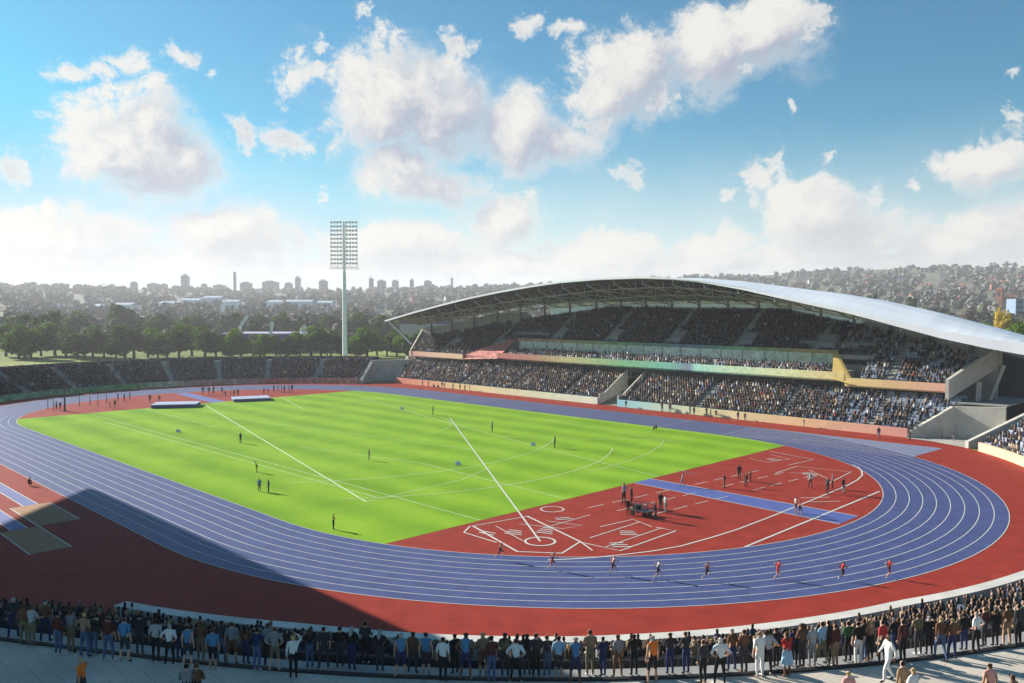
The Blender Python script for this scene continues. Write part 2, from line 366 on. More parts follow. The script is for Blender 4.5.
# side fascias of the upper tier
FAS = ramp_mat('upper_fascia_banner', 0, -68, 68, [(0, (.7, .3, .24)), (.08, (.78, .48, .33)), (.19, (.8, .58, .3)), (.87, (.8, .6, .24)), (.93, (.78, .5, .26)), (1, (.72, .34, .28))], .05, .5, .3)
for a, b_ in ((-67, -45.5), (50.2, 66.5)): part(MB().box(a, b_, 61.3, 61.6, 6.55, 7.75).box(a, b_, 61.6, 67.4, 6.3, 6.55), 'fascia', FAS, ms)
# hospitality boxes in the middle
CEN = ramp_mat('hospitality_banner', 0, -33, 50, [(0, (.5, .14, .12)), (.14, (.45, .2, .13)), (.28, (.48, .46, .2)), (.45, (.2, .46, .22)), (.58, (.2, .52, .4)), (.64, (.2, .22, .34)), (.655, (.38, .75, .62)), (.75, (.6, .78, .5)), (.9, (.78, .76, .4)), (1, (.8, .58, .24))], .14, .5, 2.5)
f = MB(); f.box(-33, 50.2, 61.25, 61.55, 7.35, 8.6); f.box(-31.2, 50.2, 61.55, 67.4, 7.05, 7.34); part(f, 'hospitality_fascia', CEN, ms)
TOPB = ramp_mat('upper_band_banner', 0, -33, 50, [(0, (.4, .14, .1)), (.2, (.4, .26, .1)), (.4, (.16, .3, .12)), (.6, (.14, .16, .28)), (.72, (.14, .34, .16)), (.86, (.34, .27, .1)), (1, (.42, .18, .1))], .25, .5, 1)
f = MB(); f.box(-31.4, 46, 66.4, 66.75, 11.35, 12.0); part(f, 'upper_band', TOPB, ms)
GL = ramp_mat('hospitality_glass', 0, -33, 50, [(0, (.62, .6, .54)), (.3, (.66, .64, .5)), (.5, (.7, .68, .6)), (.7, (.6, .64, .6)), (1, (.5, .58, .38))], .22, .12, 1.6)
f = MB(); f.box(-31, 45.9, 66.5, 66.7, 9.5, 11.34); GF = part(f, 'glass_front', GL, ms)
for x in np.arange(-30.8, 46, 4.56): part(MB().box(x-.06, x+.06, 66.38, 66.49, 9.5, 11.34), 'glazing_mullion', CONC2, GF)
f = MB(); bs = MB()
for k in range(3):
    y0 = 62.2+.85*k; z = 7.9+.4*k
    f.box(-32.5, 49.8, y0, y0+.85 if k < 2 else 66.5, 7.5, z)
    for x in np.arange(-32.2, 46.0, .6):
        if (x+32.2) % 9.2 < 1.3: continue
        bs.box(x-.24, x+.24, y0+.72, y0+.78, z+.4, z+.9)
        if random.random() < .85: SEATED.append((x, y0+.42, z, -PI/2))
HT_ = part(f, 'hospitality_terrace', CONC2, ms); part(bs, 'hospitality_seats', SEATB, HT_, 'stuff')
for x in np.arange(-32.2, 45, 9.2):
    f = MB()
    f.box(x+.1, x+1.1, 64.4, 66.3, 8.75, 9.4); part(f, 'divider', CONC, HT_)
# coloured slanting ends of the hospitality front
f = MB(); f.hexa([(-45.4, 61.2, 6.55), (-33, 61.2, 7.2), (-33, 61.5, 7.2), (-45.4, 61.5, 6.55), (-45.4, 61.2, 7.75), (-31.4, 66.2, 12), (-31.4, 66.5, 12), (-45.4, 61.5, 7.75)])
part(f, 'mosaic_screen', ramp_mat('red_mosaic', 0, -46, -31, [(0, (.5, .16, .12)), (1, (.42, .12, .1))], .55, .5, 2.2), ms)
f = MB(); f.add([(46.0, 66.6, 12), (51.6, 61.0, 6.7), (48.2, 61.0, 7.5), (46.4, 66.9, 12), (52.0, 61.25, 6.7), (48.6, 61.25, 7.5)], [(0, 1, 2), (5, 4, 3), (0, 3, 4, 1), (1, 4, 5, 2), (2, 5, 3, 0)])
part(f, 'yellow_end_fin', mat('golden_panel', (.8, .58, .2), .5, .05, 1), ms)
# end parapets of the upper tier
for s in (-1, 1):
    f = MB(); ya, yb = 61.2, 69.5
    def pt(y, dz, off): return (upx(y, s)+s*off, y, zup(y)+dz)
    f.hexa([pt(ya, -1.7, 0), pt(ya, -1.7, .5), pt(yb, -2.1, .5), pt(yb, -2.1, 0), pt(ya, 1.3, 0), pt(ya, 1.3, .5), pt(yb, 1.2, .5), pt(yb, 1.2, 0)] if s > 0 else
           [pt(ya, -.8, .5), pt(ya, -.8, 0), pt(yb, -2.1, 0), pt(yb, -2.1, .5), pt(ya, 1.1, .5), pt(ya, 1.1, 0), pt(yb, 1.2, 0), pt(yb, 1.2, .5)])
    part(f, 'end_parapet', CONC, ms)
    f = MB(); f.bar((s*69.3, 65.0, 5), (s*69.3, 65.6, 8), .6); f.bar((s*70.2, 67.4, 5), (s*71.6, 69.0, 10.5), .5); part(f, 'raking_strut', CONC, ms)
# wing walls of the lower tier
for s in (-1, 1):
    f = MB()
    Q = [(63.0, 53.9), (67.4, 60), (74.2, 60.6)] if s > 0 else [(63.0, 53.9), (67.0, 59.6), (70.5, 63)]
    H = [.6, 4.5, 4.9] if s > 0 else [.8, 4.9, 6.2]
    for i in range(2):
        (xa, ya), (xb, yb) = Q[i], Q[i+1]; d = Vector((xb-xa, yb-ya)).normalized(); e = Vector((-d.y, d.x))*.7
        A = [(s*xa, ya), (s*xb, yb), (s*(xb+e.x), yb+e.y), (s*(xa+e.x), ya+e.y)]
        if s < 0: A = [A[1], A[0], A[3], A[2]]; HH = [H[i+1], H[i], H[i], H[i+1]]
        else: HH = [H[i], H[i+1], H[i+1], H[i]]
        f.hexa([(*p, 0) for p in A]+[(*p, h) for p, h in zip(A, HH)])
    part(f, 'wing_wall', CONC, ms)
# platform behind the right wing and dark flank
f = MB(); f.hexa([(67.6, 61, 4.9), (74.2, 61.3, 4.9), (74.2, 75, 4.9), (67.6, 75, 4.9), (67.6, 61, 5.1), (74.2, 61.3, 5.1), (74.2, 75, 5.1), (67.6, 75, 5.1)]); part(f, 'side_deck', CONC2, ms)
f = MB(); f.box(62, 100, 75.4, 79, 0, 12.4); part(f, 'flank_wall', DARK, ms)
# rear wall following the top row
zb_r = lerp_tab([(30, 20.7), (40, 19.6), (53, 17.4), (66, 15), (80, 12.6)])
mb = MB(); ra = []; rb = []
for x in np.arange(-71, 71.1, 2):
    y = ytop(x)+1.2
    z1 = zup(ytop(x))+ (2.8 if x < -36 else 1.0 if x < 36 else .9)
    if x < -36: z1 = zup(ytop(x))+1.0+np.interp(x, [-71, -60, -46, -36], [1.5, 2.0, 2.6, 1.6])
    if x > 47: z1 = max(z1, zb_r(x)-.45)
    ra.append([(x, y, 0), (x, y, z1), (x, y+.4, z1), (x, y+.4, 0)])
mb.sweep(ra, True); part(mb, 'rear_wall', mat('rear_wall_panel', (.4, .39, .36), .8, .12, .4), ms)
# pale translucent sheet added for the bright sky between top row and roof
ZCL = lambda x: zup(ytop(x))+.9
XCL = np.arange(-30, 47.1, 1.0)
# ---------------------------------------------------------------- roof
zf = lerp_tab([(-74, 15.7), (-62, 17.9), (-50, 19.9), (-39, 21.6), (-28.6, 22.95), (-19, 24.0), (-10, 24.8), (1, 25.25), (11, 25.25), (18, 24.9), (24.7, 24.3), (33, 22.95), (40, 21.5), (51, 19.3), (57.4, 17.8), (66, 15.9), (72, 14.9), (80, 13.9)])
zr = lerp_tab([(-74, 16), (-62, 18.1), (-50, 19.9), (-28, 22.7), (0, 25.0), (11, 25.2), (21, 25), (30, 24.2), (37.7, 23.2), (48.7, 21.7), (55.4, 20.5), (64, 18.6), (72.6, 16.2), (80, 13.95)])
zb = lerp_tab([(-74, 14.6), (-62, 16.2), (-48, 18.4), (-36, 20.3), (-20, 20.9), (10, 21), (30, 20.7), (40, 19.6), (53, 17.4), (66, 15), (80, 12.6)])
yfr = lerp_tab([(-74, 58.8), (-40, 58), (40, 58), (80, 58.5)])
def ybk(x): return ytop(max(-70, min(70, x)))+3.0
def roofpt(x, v):
    y0, y1 = yfr(x), ybk(x); ym = 64
    y = y0+(y1-y0)*v; 
    if y <= ym: t = (y-y0)/(ym-y0); return (x, y, zf(x)+(zr(x)-zf(x))*(1-(1-t)**1.6))
    t = (y-ym)/(y1-ym); return (x, y, zr(x)+(zb(x)-zr(x))*t**1.5)
XR = list(np.arange(-74, 80.1, 2)); NVv = 9
top = [[roofpt(x, v) for v in np.linspace(0, 1, NVv)] for x in XR]
def thick(x): return float(np.interp(x, [-74, 20, 55, 80], [.28, .3, .7, 1.7]))
ring = []
for x, r in zip(XR, top): ring.append(r+[(p[0], p[1], p[2]-thick(x)) for p in r[::-1]])
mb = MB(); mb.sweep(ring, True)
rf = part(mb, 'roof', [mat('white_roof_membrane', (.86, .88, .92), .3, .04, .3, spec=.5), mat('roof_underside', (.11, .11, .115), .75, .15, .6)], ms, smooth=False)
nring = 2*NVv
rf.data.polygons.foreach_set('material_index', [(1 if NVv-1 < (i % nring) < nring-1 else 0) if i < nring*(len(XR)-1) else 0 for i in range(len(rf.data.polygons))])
cm_ = bpy.data.materials.new('translucent_sheet'); cm_.use_nodes = True; nt = cm_.node_tree; pb = nt.nodes['Principled BSDF']; pb.inputs['Base Color'].default_value = (.85, .87, .9, 1); pb.inputs['Roughness'].default_value = .5
tr_ = nt.nodes.new('ShaderNodeBsdfTranslucent'); tr_.inputs[0].default_value = (.95, .96, 1, 1); mx = nt.nodes.new('ShaderNodeMixShader'); mx.inputs[0].default_value = .8; nt.links.new(pb.outputs[0], mx.inputs[1]); nt.links.new(tr_.outputs[0], mx.inputs[2]); nt.links.new(mx.outputs[0], nt.nodes['Material Output'].inputs[0])
mb = MB(); mb.sweep([[(x, ytop(x)+1.25, ZCL(x)), (x, ytop(x)+1.25, max(ZCL(x)+.1, zb(x)-.4))] for x in XCL]); part(mb, 'sky_gap_sheet', cm_, ms)
q_ = lerp_tab([(5, 1), (40, .02)])
# edge beam: bright thin nosing on the front edge
mb = MB(); mb.sweep([[(x, yfr(x)-.25*q_(x), zf(x)-.25*q_(x)), (x, yfr(x)-.02*q_(x), zf(x)-.25*q_(x)), (x, yfr(x)-.02*q_(x), zf(x)+.12*q_(x)), (x, yfr(x)-.25*q_(x), zf(x)+.12*q_(x))] for x in XR if x < 42], True)
nose = part(mb, 'roof_nosing', mat('polished_nosing', (.85, .86, .9), .25, .03, 1, spec=.6), rf)
# trusses: one under each bay, from the front edge to the columns at the back
TR = list(np.arange(-66, 72, 7.0)); TM = mat('truss_steel', (.5, .5, .49), .55, .06, 1)
lower = {}
for x in TR:
    f = MB(); y0, y1 = yfr(x)+.6, ybk(x)-1.2; n = 6; topc = []; botc = []
    for i in range(n+1):
        v = (y0+(y1-y0)*i/n-yfr(x))/(ybk(x)-yfr(x)); p = roofpt(x, v); dep = .3+2.0*math.sin(PI*min(1, i/n*.75+.08))*np.interp(x, [-74, -50, 50, 76], [.35, 1, 1, .3])
        topc.append(Vector((x, p[1], p[2]-thick(x)-.12))); botc.append(Vector((x, p[1], p[2]-thick(x)-.12-dep)))
    for i in range(n):
        f.bar(botc[i], botc[i+1], .2); f.bar(topc[i], botc[i+1] if i % 2 else botc[i], .11); f.bar(topc[i+1], botc[i], .11)
    lower[x] = botc; part(f, 'roof_truss', TM, rf)
    yc = ytop(x)+.6; zc = zup(ytop(x)); f = MB(); v = (yc-yfr(x))/(ybk(x)-yfr(x)); f.tube((x, yc, zc), (x, yc, roofpt(x, v)[2]-thick(x)), .26, .26, 8); part(f, 'roof_column', mat('column_steel', (.17, .17, .17), .6, .06, 1), ms)
for a, b_ in zip(TR[:-1], TR[1:]):        # longitudinal bracing bay by bay
    f = MB(); A, B = lower[a], lower[b_]
    for i in (1, 3, 5): f.bar(A[i], B[i], .13)
    f.bar(A[1], B[3], .1); f.bar(B[1], A[3], .1); f.bar(A[3], B[5], .1); f.bar(B[3], A[5], .1)
    part(f, 'roof_bracing', TM, rf)
f = MB(); f.bar((-73.2, 59.2, 15.6), (-67.2, 62.2, 9.6), .45); part(f, 'raking_prop', WHITE, ms)

# ================================================================== far bowl (curved terrace behind the far bend)
fs = empty('curved_stand', fb(180)+(0,)); tag(fs, 'low curved terrace with dark crowd behind the far bend', 'grandstand')
TH = np.arange(120, 236.1, 2)
mb = MB(); NRF = 11; prof = []
for k in range(NRF): prof += [(1.0+.92*k, .9+.43*k), (1.0+.92*(k+1), .9+.43*k)]
prof += [(13, .9+.43*(NRF-1)), (13, 0)]
mb.sweep([[(*fb(t, d), z) for d, z in prof] for t in TH]); part(mb, 'terrace_steps', CONC2, fs)
FBAN = ramp_mat('bend_banner', 0, -95, -70, [(0, (.16, .34, .1)), (.05, (.14, .32, .1)), (.15, (.5, .48, .3)), (.3, (.5, .25, .18)), (.6, (.5, .12, .1)), (1, (.58, .3, .22))], .35, .5, 1.0)
FBA = ramp_mat('bend_wall_banner', 1, -40, 46, [(0, (.2, .38, .14)), (.22, (.25, .42, .24)), (.36, (.1, .34, .12)), (.46, (.14, .36, .1)), (.56, (.55, .5, .33)), (.66, (.5, .2, .15)), (.74, (.55, .33, .28)), (.82, (.5, .1, .08)), (1, (.6, .3, .22))], .4, .5, 1.2)
mb = MB(); mb.sweep([[(*fb(t, .2), 0), (*fb(t, .2), 1.25), (*fb(t, .5), 1.25), (*fb(t, .5), 0)] for t in TH], True); part(mb, 'front_wall', FBA, fs)
mb = MB(); mb.sweep([[(*fb(t, 12.6), 5.0), (*fb(t, 12.6), 6.2), (*fb(t, 12.9), 6.2), (*fb(t, 12.9), 5.0)] for t in TH], True); part(mb, 'rear_rail', DARK, fs)
FA = [133, 146, 158, 170, 182, 194, 206, 218]; se = MB()
for k in range(NRF):
    d = 1.0+.92*k+.45; z = .9+.43*k; r = FWR+d; n = int(R(114)*r/.57)
    for i in range(n):
        t = 121+114*(i+.5)/n
        if min(abs(t-q) for q in FA) < .75: continue
        p = fb(t, d); q = fb(t, d+.42); c, s = math.cos(R(t)), math.sin(R(t))
        W = Vector((-s, c))*.22
        se.add([(q[0]-W.x, q[1]-W.y, z+.35), (q[0]+W.x, q[1]+W.y, z+.35), (q[0]+W.x, q[1]+W.y, z+.8), (q[0]-W.x, q[1]-W.y, z+.8)], [(0, 1, 2, 3)])
        if random.random() < .95: SEATED.append((p[0], p[1], z, R(t)+PI))
part(se, 'seating', SEATB, fs, 'stuff')
for q in FA:
    a = MB(); w = 1.1/(FWR+6)*57.3*.9
    for k in range(NRF):
        d0, z = 1.0+.92*k, .9+.43*k
        P = [fb(q-w/2, d0), fb(q+w/2, d0), fb(q+w/2, d0+.92), fb(q-w/2, d0+.92)]
        a.hexa([(*p, z-.2) for p in P]+[(*p, z+.2) for p in P])
    part(a, 'aisle', CONC, fs)
f = MB()
def blockwall(f, P, H, th):
    for i in range(len(P)-1):
        a, b_ = Vector(P[i]), Vector(P[i+1]); d = (b_-a).normalized(); e = Vector((-d.y, d.x))*th
        A = [a, b_, b_+e, a+e]
        f.hexa([(p.x, p.y, 0) for p in A]+[(A[0].x, A[0].y, H[i]), (A[1].x, A[1].y, H[i+1]), (A[2].x, A[2].y, H[i+1]), (A[3].x, A[3].y, H[i])])
blockwall(f, [fb(119.6, .2), fb(120.5, 9), fb(112, 13.5)], [.9, 5.4, 5.6], -.8); part(f, 'wing_wall', CONC, fs)

# ================================================================== near bowl: terrace that runs round the near bend to the right-hand corner
ns = empty('curved_stand', nb(-45)+(0,)); tag(ns, 'near curved terrace of charcoal seats below the spectators on the concourse', 'grandstand')
THN = np.arange(-75.5, 58.1, 1.5); THC = np.arange(-112, 58.1, 2)
TD = 13.6
def zrow(d): return .08+(d-1.2)*.4
mb = MB(); NRN = 12; prof = [(1.15, 0), (1.15, .08)]
for k in range(NRN): prof += [(1.2+.98*k, zrow(1.2+.98*k)), (1.2+.98*(k+1), zrow(1.2+.98*k))]
prof += [(TD, 5.25), (TD+1.6, 5.25), (TD+1.6, 5.6), (TD+1.75, 5.6)]
mb.sweep([[(*nb(t, d), z) for d, z in prof] for t in THN]); part(mb, 'terrace_steps', CONC2, ns)
# white perimeter wall, banner on the corner section
mb = MB(); A0 = -75.5
mb.sweep([[(*nb(t, 0), 0), (*nb(t, 0), 1.1), (*nb(t, .85), 1.1), (*nb(t, .85), 0)] for t in np.arange(A0, 20.1, 1.5)], True); part(mb, 'front_wall', mat('weathered_white_wall', (.58, .56, .51), .8, .14, .5, detail=8), ns)
mb = MB(); mb.sweep([[(*nb(t, 0), 0), (*nb(t, 0), 1.2), (*nb(t, .4), 1.2), (*nb(t, .4), 0)] for t in np.arange(20.1, 58.1, 2)], True)
part(mb, 'banner_wall', ramp_mat('corner_banner', 1, 20, 52, [(0, (.78, .55, .25)), (.5, (.8, .6, .3)), (1, (.74, .36, .28))], .06, .5, .4), ns)
f = MB(); blockwall(f, [nb(-75.6, 1.2), nb(-75.6, TD+1.7)], [.4, 5.4], -.3); part(f, 'end_wall', CONC2, ns)
f = MB(); blockwall(f, [nb(58.2, 0), nb(58.2, 15)], [.9, 6.6], .6); part(f, 'wing_wall', CONC, ns)
se = MB(); se2 = MB(); NEAR = []
for k in range(NRN):
    d = 1.2+.98*k; z = zrow(d)
    n = int(R(133)*(56+d)/.56)
    for i in range(n):
        t = -75.2+133*(i+.5)/n; p = nb(t, d+.4); q = nb(t, d+.82); c, s = math.cos(R(t)), math.sin(R(t)); W = Vector((-s, c))*.24; N = Vector((c, s))*.06
        A = [Vector(q)-W, Vector(q)+W, Vector(q)+W+N, Vector(q)-W+N]
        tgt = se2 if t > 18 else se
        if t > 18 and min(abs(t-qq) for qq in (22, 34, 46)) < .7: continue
        tgt.hexa([(a.x, a.y, z+.3) for a in A]+[(a.x, a.y, z+.86) for a in A])
        if t > 18:
            if random.random() < .62: SEATED.append((p[0], p[1], z, R(t)+PI))
        else: NEAR.append((p[0], p[1], z, R(t)+PI, t, k))
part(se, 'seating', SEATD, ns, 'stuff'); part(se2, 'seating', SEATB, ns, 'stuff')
# back screen of the terrace
# concourse
mb = MB(); mb.sweep([[(*nb(t, TD+1.75), 0), (*nb(t, TD+1.75), 5.6), (*nb(t, 34), 5.6), (*nb(t, 34), 0)] for t in THC]); 
PV = mat('concourse_paving', (.53, .475, .4), .85, .16, .35, detail=8); nt = PV.node_tree; bk = nt.nodes.new('ShaderNodeTexBrick'); bk.inputs['Scale'].default_value = .42; bk.inputs['Mortar Size'].default_value = .007; bk.inputs['Color1'].default_value = (1, 1, 1, 1); bk.inputs['Color2'].default_value = (.9, .9, .9, 1); bk.inputs['Mortar'].default_value = (.68, .68, .68, 1)
tc = nt.nodes.new('ShaderNodeTexCoord'); nt.links.new(tc.outputs['Object'], bk.inputs['Vector']); pb = nt.nodes['Principled BSDF']; old = pb.inputs['Base Color'].links[0].from_socket; mx = nt.nodes.new('ShaderNodeVectorMath'); mx.operation = 'MULTIPLY'
nt.links.new(old, mx.inputs[0]); nt.links.new(bk.outputs['Color'], mx.inputs[1]); nt.links.new(mx.outputs[0], pb.inputs['Base Color'])
struct(mb.build('concourse', PV))
mb = MB(); mb.sweep([[(*nb(t, TD+1.62), 5.56), (*nb(t, TD+1.62), 5.68), (*nb(t, TD+1.82), 5.68), (*nb(t, TD+1.82), 5.56)] for t in THC], True); tag(part(mb, 'edge_strip', mat('black_strip', (.012, .012, .013), .7, .1, 3), ns))  # thin black strip along the front edge of the concourse
# yard between the main stand and the corner
mb = MB(); poly(mb, [(62.9, 53.4), (66.5, 53.0), nb(58.4, .0), nb(58.4, 15), (92, 74), (67.5, 75), (67.4, 60)], .02); struct(mb.build('service_yard', mat('yard_paving', (.4, .385, .34), .9, .12, .4)))
mb = MB(); poly(mb, [(-63.5, 56), fb(119.5, .2), fb(112, 14), (-72, 72)], .02); struct(mb.build('service_path', mat('path_paving', (.3, .3, .28), .9, .12, .4)))

# ================================================================== stand on the camera side of the straight, outside the left edge of the picture
wsd = empty('side_stand', (-10, -70, 0)); tag(wsd, 'tall roofed stand beside the near straight', 'grandstand')
mb = MB(); P = [(-39, -55.8, 21.9), (19, -55.8, 21.9), (44, -61, 24.2), (60, -75, 29), (60, -92, 34), (-39, -92, 34)]
P = [(x, y-.0, z) for x, y, z in P]
mb.add(P+[(x, y, z+.7) for x, y, z in P], [(5, 4, 3, 2, 1, 0), (6, 7, 8, 9, 10, 11)]+[(i, (i+1) % 6, 6+(i+1) % 6, 6+i) for i in range(6)])
part(mb, 'roof', mat('grey_roof', (.4, .4, .4), .6, .08, .5), wsd)
mb = MB(); mb.box(-39, 20, -91, -90.4, 0, 33.5); mb.box(-39, -38.4, -90.4, -76, 0, 26); part(mb, 'rear_wall', DARK, wsd)
mb = MB()
for k in range(14): mb.box(-38, 18, -74-1.0*k-1, -74-1.0*k, 0, 1+.5*k)
part(mb, 'terrace_steps', CONC2, wsd)
for x in (-30, -14, 2, 18):
    c = MB(); c.tube((x, -86, 7), (x, -86, 32), .4, .3, 10); part(c, 'roof_column', DSTEEL, wsd)

# ================================================================== floodlight mast
fl = empty('floodlight_mast', tuple(gp(345, 366.5)*1.0)); fb0 = Vector(fl.location)
fl.location = fb0; dpt = (fb0-CAMP).dot(FW); 
tag(fl, 'tall pale floodlight mast with a large lamp grid behind the far bend', 'floodlight')
s_ = dpt/FOC; mb = MB(); zt = CZ+(306.6-222)*s_; zbm = CZ+(306.6-269)*s_
mb.tube(fb0, (fb0.x, fb0.y, zbm-1), 2.6*s_, 1.7*s_, 14); mb.tube((fb0.x, fb0.y, zbm-1), (fb0.x, fb0.y, zt), 1.2*s_, .9*s_, 10); part(mb, 'mast', mat('mast_white', (.88, .88, .86), .5, .03, 1), fl, smooth=False)
fr = MB(); lampm = mat('lamp_housing', (.72, .73, .78), .4, .05, 2); rr = RT
hw = 13.2*s_
for side in (-1, 1):
    for k in range(12):
        z = zt-(zt-zbm)*(k+.2)/11.6
        a = fb0+rr*side*1.6*s_; b_ = fb0+rr*side*hw; fr.bar((a.x, a.y, z), (b_.x, b_.y, z), .2)
    for u in (1.6, hw/s_*.5, hw/s_):
        a = fb0+rr*side*u*s_; fr.bar((a.x, a.y, zbm), (a.x, a.y, zt), .1)
LF = part(fr, 'lamp_frame', STEEL, fl)
pf = MB()
for side in (-1, 1):
    a = fb0+rr*side*1.0*s_; b_ = fb0+rr*side*15*s_; pf.bar((a.x, a.y, zbm), (b_.x, b_.y, zbm), .5, .15); pf.bar((a.x, a.y, zbm+1), (b_.x, b_.y, zbm+1), .06); pf.bar((b_.x, b_.y, zbm), (b_.x, b_.y, zbm+1), .06)
part(pf, 'maintenance_platform', STEEL, fl)
for k in range(11):
    for side in (-1, 1):
        for j in range(4):
            z = zt-(zt-zbm)*(k+.2)/11.6; u = side*(3.1+j*3.0)*s_; c = fb0+rr*u; d = Vector((math.cos(YAW), math.sin(YAW), 0))
            l = MB(); l.tube((c.x, c.y, z+.25*s_), (c.x-d.x*.45, c.y-d.y*.45, z-.1), 1.15*s_, 1.25*s_, 8); 
            part(l, 'lamp', lampm, LF)
# ================================================================== people
def cm(name, c): return mat(name, c, .85, .1, 6, spec=.15)
SK = {'pale': cm('pale_skin', (.52, .33, .25)), 'tan': cm('tan_skin', (.4, .24, .16)), 'brown': cm('brown_skin', (.16, .085, .05))}
HA = {'black': cm('black_hair', (.012, .01, .01)), 'brown': cm('brown_hair', (.07, .04, .022)), 'blond': cm('blond_hair', (.5, .34, .14)), 'grey': cm('grey_hair', (.33, .32, .3)), 'red': cm('red_hair', (.28, .09, .03))}
CL = {k: cm(k.replace(' ', '_')+'_cloth', v) for k, v in {
    'black': (.014, .014, .016), 'charcoal': (.04, .04, .045), 'navy': (.02, .03, .09), 'blue': (.065, .2, .36), 'light blue': (.28, .42, .55), 'jeans blue': (.07, .11, .2), 'white': (.66, .65, .63),
    'pale grey': (.36, .36, .37), 'grey': (.22, .22, .23), 'maroon': (.09, .025, .022), 'red': (.42, .035, .03), 'orange': (.75, .17, .025), 'brown': (.14, .065, .035), 'tan': (.27, .18, .11), 'khaki': (.16, .13, .08),
    'green': (.05, .12, .05), 'yellow': (.7, .55, .08), 'pink': (.62, .3, .26), 'purple': (.12, .06, .2), 'teal': (.03, .2, .22)}.items()}
EYE = mat('eye_dark', (.02, .015, .012), .3)
def body(name, J, lean=0., turn=0., long_hair=False, skirt=False):
    """one skinned figure facing +X; J overrides joints"""
    base = dict(pel=(0, 0, .96), spi=(0, 0, 1.14), che=(.0, 0, 1.36), nec=(-.005, 0, 1.5), hea=(.025, 0, 1.62), top=(.01, 0, 1.715),
                shL=(0, .175, 1.42), elL=(-.03, .235, 1.15), wrL=(.03, .25, .91), hnL=(.05, .245, .8),
                hiL=(0, .09, .92), knL=(.02, .1, .5), anL=(-.02, .105, .085), toL=(.15, .12, .035))
    for k in list(base):
        if k[-1] == 'L': a = base[k]; base[k[:-1]+'R'] = (a[0], -a[1], a[2])
    base.update(J); P = {k: Vector(v) for k, v in base.items()}
    if lean:
        piv = P['pel'].copy(); M = Matrix.Rotation(lean, 3, 'Y')
        for k in P:
            if k[:3] in ('spi', 'che', 'nec', 'hea', 'top') or k[:2] in ('sh', 'el', 'wr', 'hn'): P[k] = M @ (P[k]-piv)+piv
    RD = dict(pel=(.125, .155), spi=(.105, .135), che=(.115, .16), nec=(.055, .058), hea=(.1, .082), top=(.075, .065), sh=(.068, .068), el=(.046, .046), wr=(.032, .03), hn=(.02, .042), hi=(.105, .1), kn=(.064, .064), an=(.045, .042), to=(.035, .045))
    E = [('pel', 'spi', 2), ('spi', 'che', 2), ('che', 'nec', 2), ('nec', 'hea', 0), ('hea', 'top', 0)]
    for s in 'LR': E += [('che', 'sh'+s, 2), ('sh'+s, 'el'+s, 3), ('el'+s, 'wr'+s, 4), ('wr'+s, 'hn'+s, 0), ('pel', 'hi'+s, 5), ('hi'+s, 'kn'+s, 5), ('kn'+s, 'an'+s, 6), ('an'+s, 'to'+s, 7)]
    keys = ['pel']+[k for k in P if k != 'pel']; ix = {k: i for i, k in enumerate(keys)}
    me = bpy.data.meshes.new(name); me.from_pydata([P[k] for k in keys], [(ix[a], ix[b]) for a, b, z in E], []); o = bpy.data.objects.new(name, me); COL.objects.link(o)
    sk = o.modifiers.new('s', 'SKIN'); sk.use_smooth_shade = True
    for k in keys:
        v = me.skin_vertices[0].data[ix[k]]; v.radius = RD.get(k) or RD[k[:2]]; v.use_root = (k == 'pel')
    su = o.modifiers.new('u', 'SUBSURF'); su.levels = 1
    dg = bpy.context.evaluated_depsgraph_get(); m2 = bpy.data.meshes.new_from_object(o.evaluated_get(dg)); bpy.data.objects.remove(o)
    V = [v.co.copy() for v in m2.vertices]; F = [tuple(p.vertices) for p in m2.polygons]
    # keep the head round: nothing to add but hair zone
    def segd(p, a, b):
        ab = b-a; t = max(0, min(1, (p-a).dot(ab)/max(1e-9, ab.length_squared))); return (p-a-ab*t).length
    hc = (P['hea']+P['top'])/2; up = (P['top']-P['nec']).normalized(); fwd = Vector((1, 0, 0)); fwd = (fwd-up*fwd.dot(up)).normalized(); lat = up.cross(fwd)
    idx = []
    for f in F:
        c = sum((V[i] for i in f), Vector())/len(f)
        z = min(E, key=lambda e: segd(c, P[e[0]], P[e[1]]))[2]
        if z == 2 and (c-P['pel']).dot(P['spi']-P['pel']) < .02: z = 5
        if z == 0 and (c-P['nec']).dot(up) > .03:
            q = c-hc
            if (c-P['hea']).length < .2 and (q.dot(up) > .035 or (q.dot(fwd) < -.012 and q.dot(up) > -.09)): z = 1
        if long_hair and z in (0, 2) and (c-hc).dot(fwd) < -.03 and (c-hc).dot(up) > -.27 and abs((c-hc).dot(lat)) < .1: z = 1
        if skirt and z == 6 and c.z > .42: z = 5
        idx.append(z)
    def addm(v, f, z):
        n = len(V); V.extend(Vector(a) for a in v); F.extend(tuple(i+n for i in q) for q in f); idx.extend([z]*len(f))
    bx_f = [(3, 2, 1, 0), (4, 5, 6, 7), (0, 1, 5, 4), (1, 2, 6, 5), (2, 3, 7, 6), (3, 0, 4, 7)]
    def prism(a, b, ra, rb, z):
        d = (b-a).normalized(); e = d.orthogonal().normalized(); g = d.cross(e)
        addm([a+e*ra+g*ra, a-e*ra+g*ra, a-e*ra-g*ra, a+e*ra-g*ra, b+e*rb+g*rb, b-e*rb+g*rb, b-e*rb-g*rb, b+e*rb-g*rb], bx_f, z)
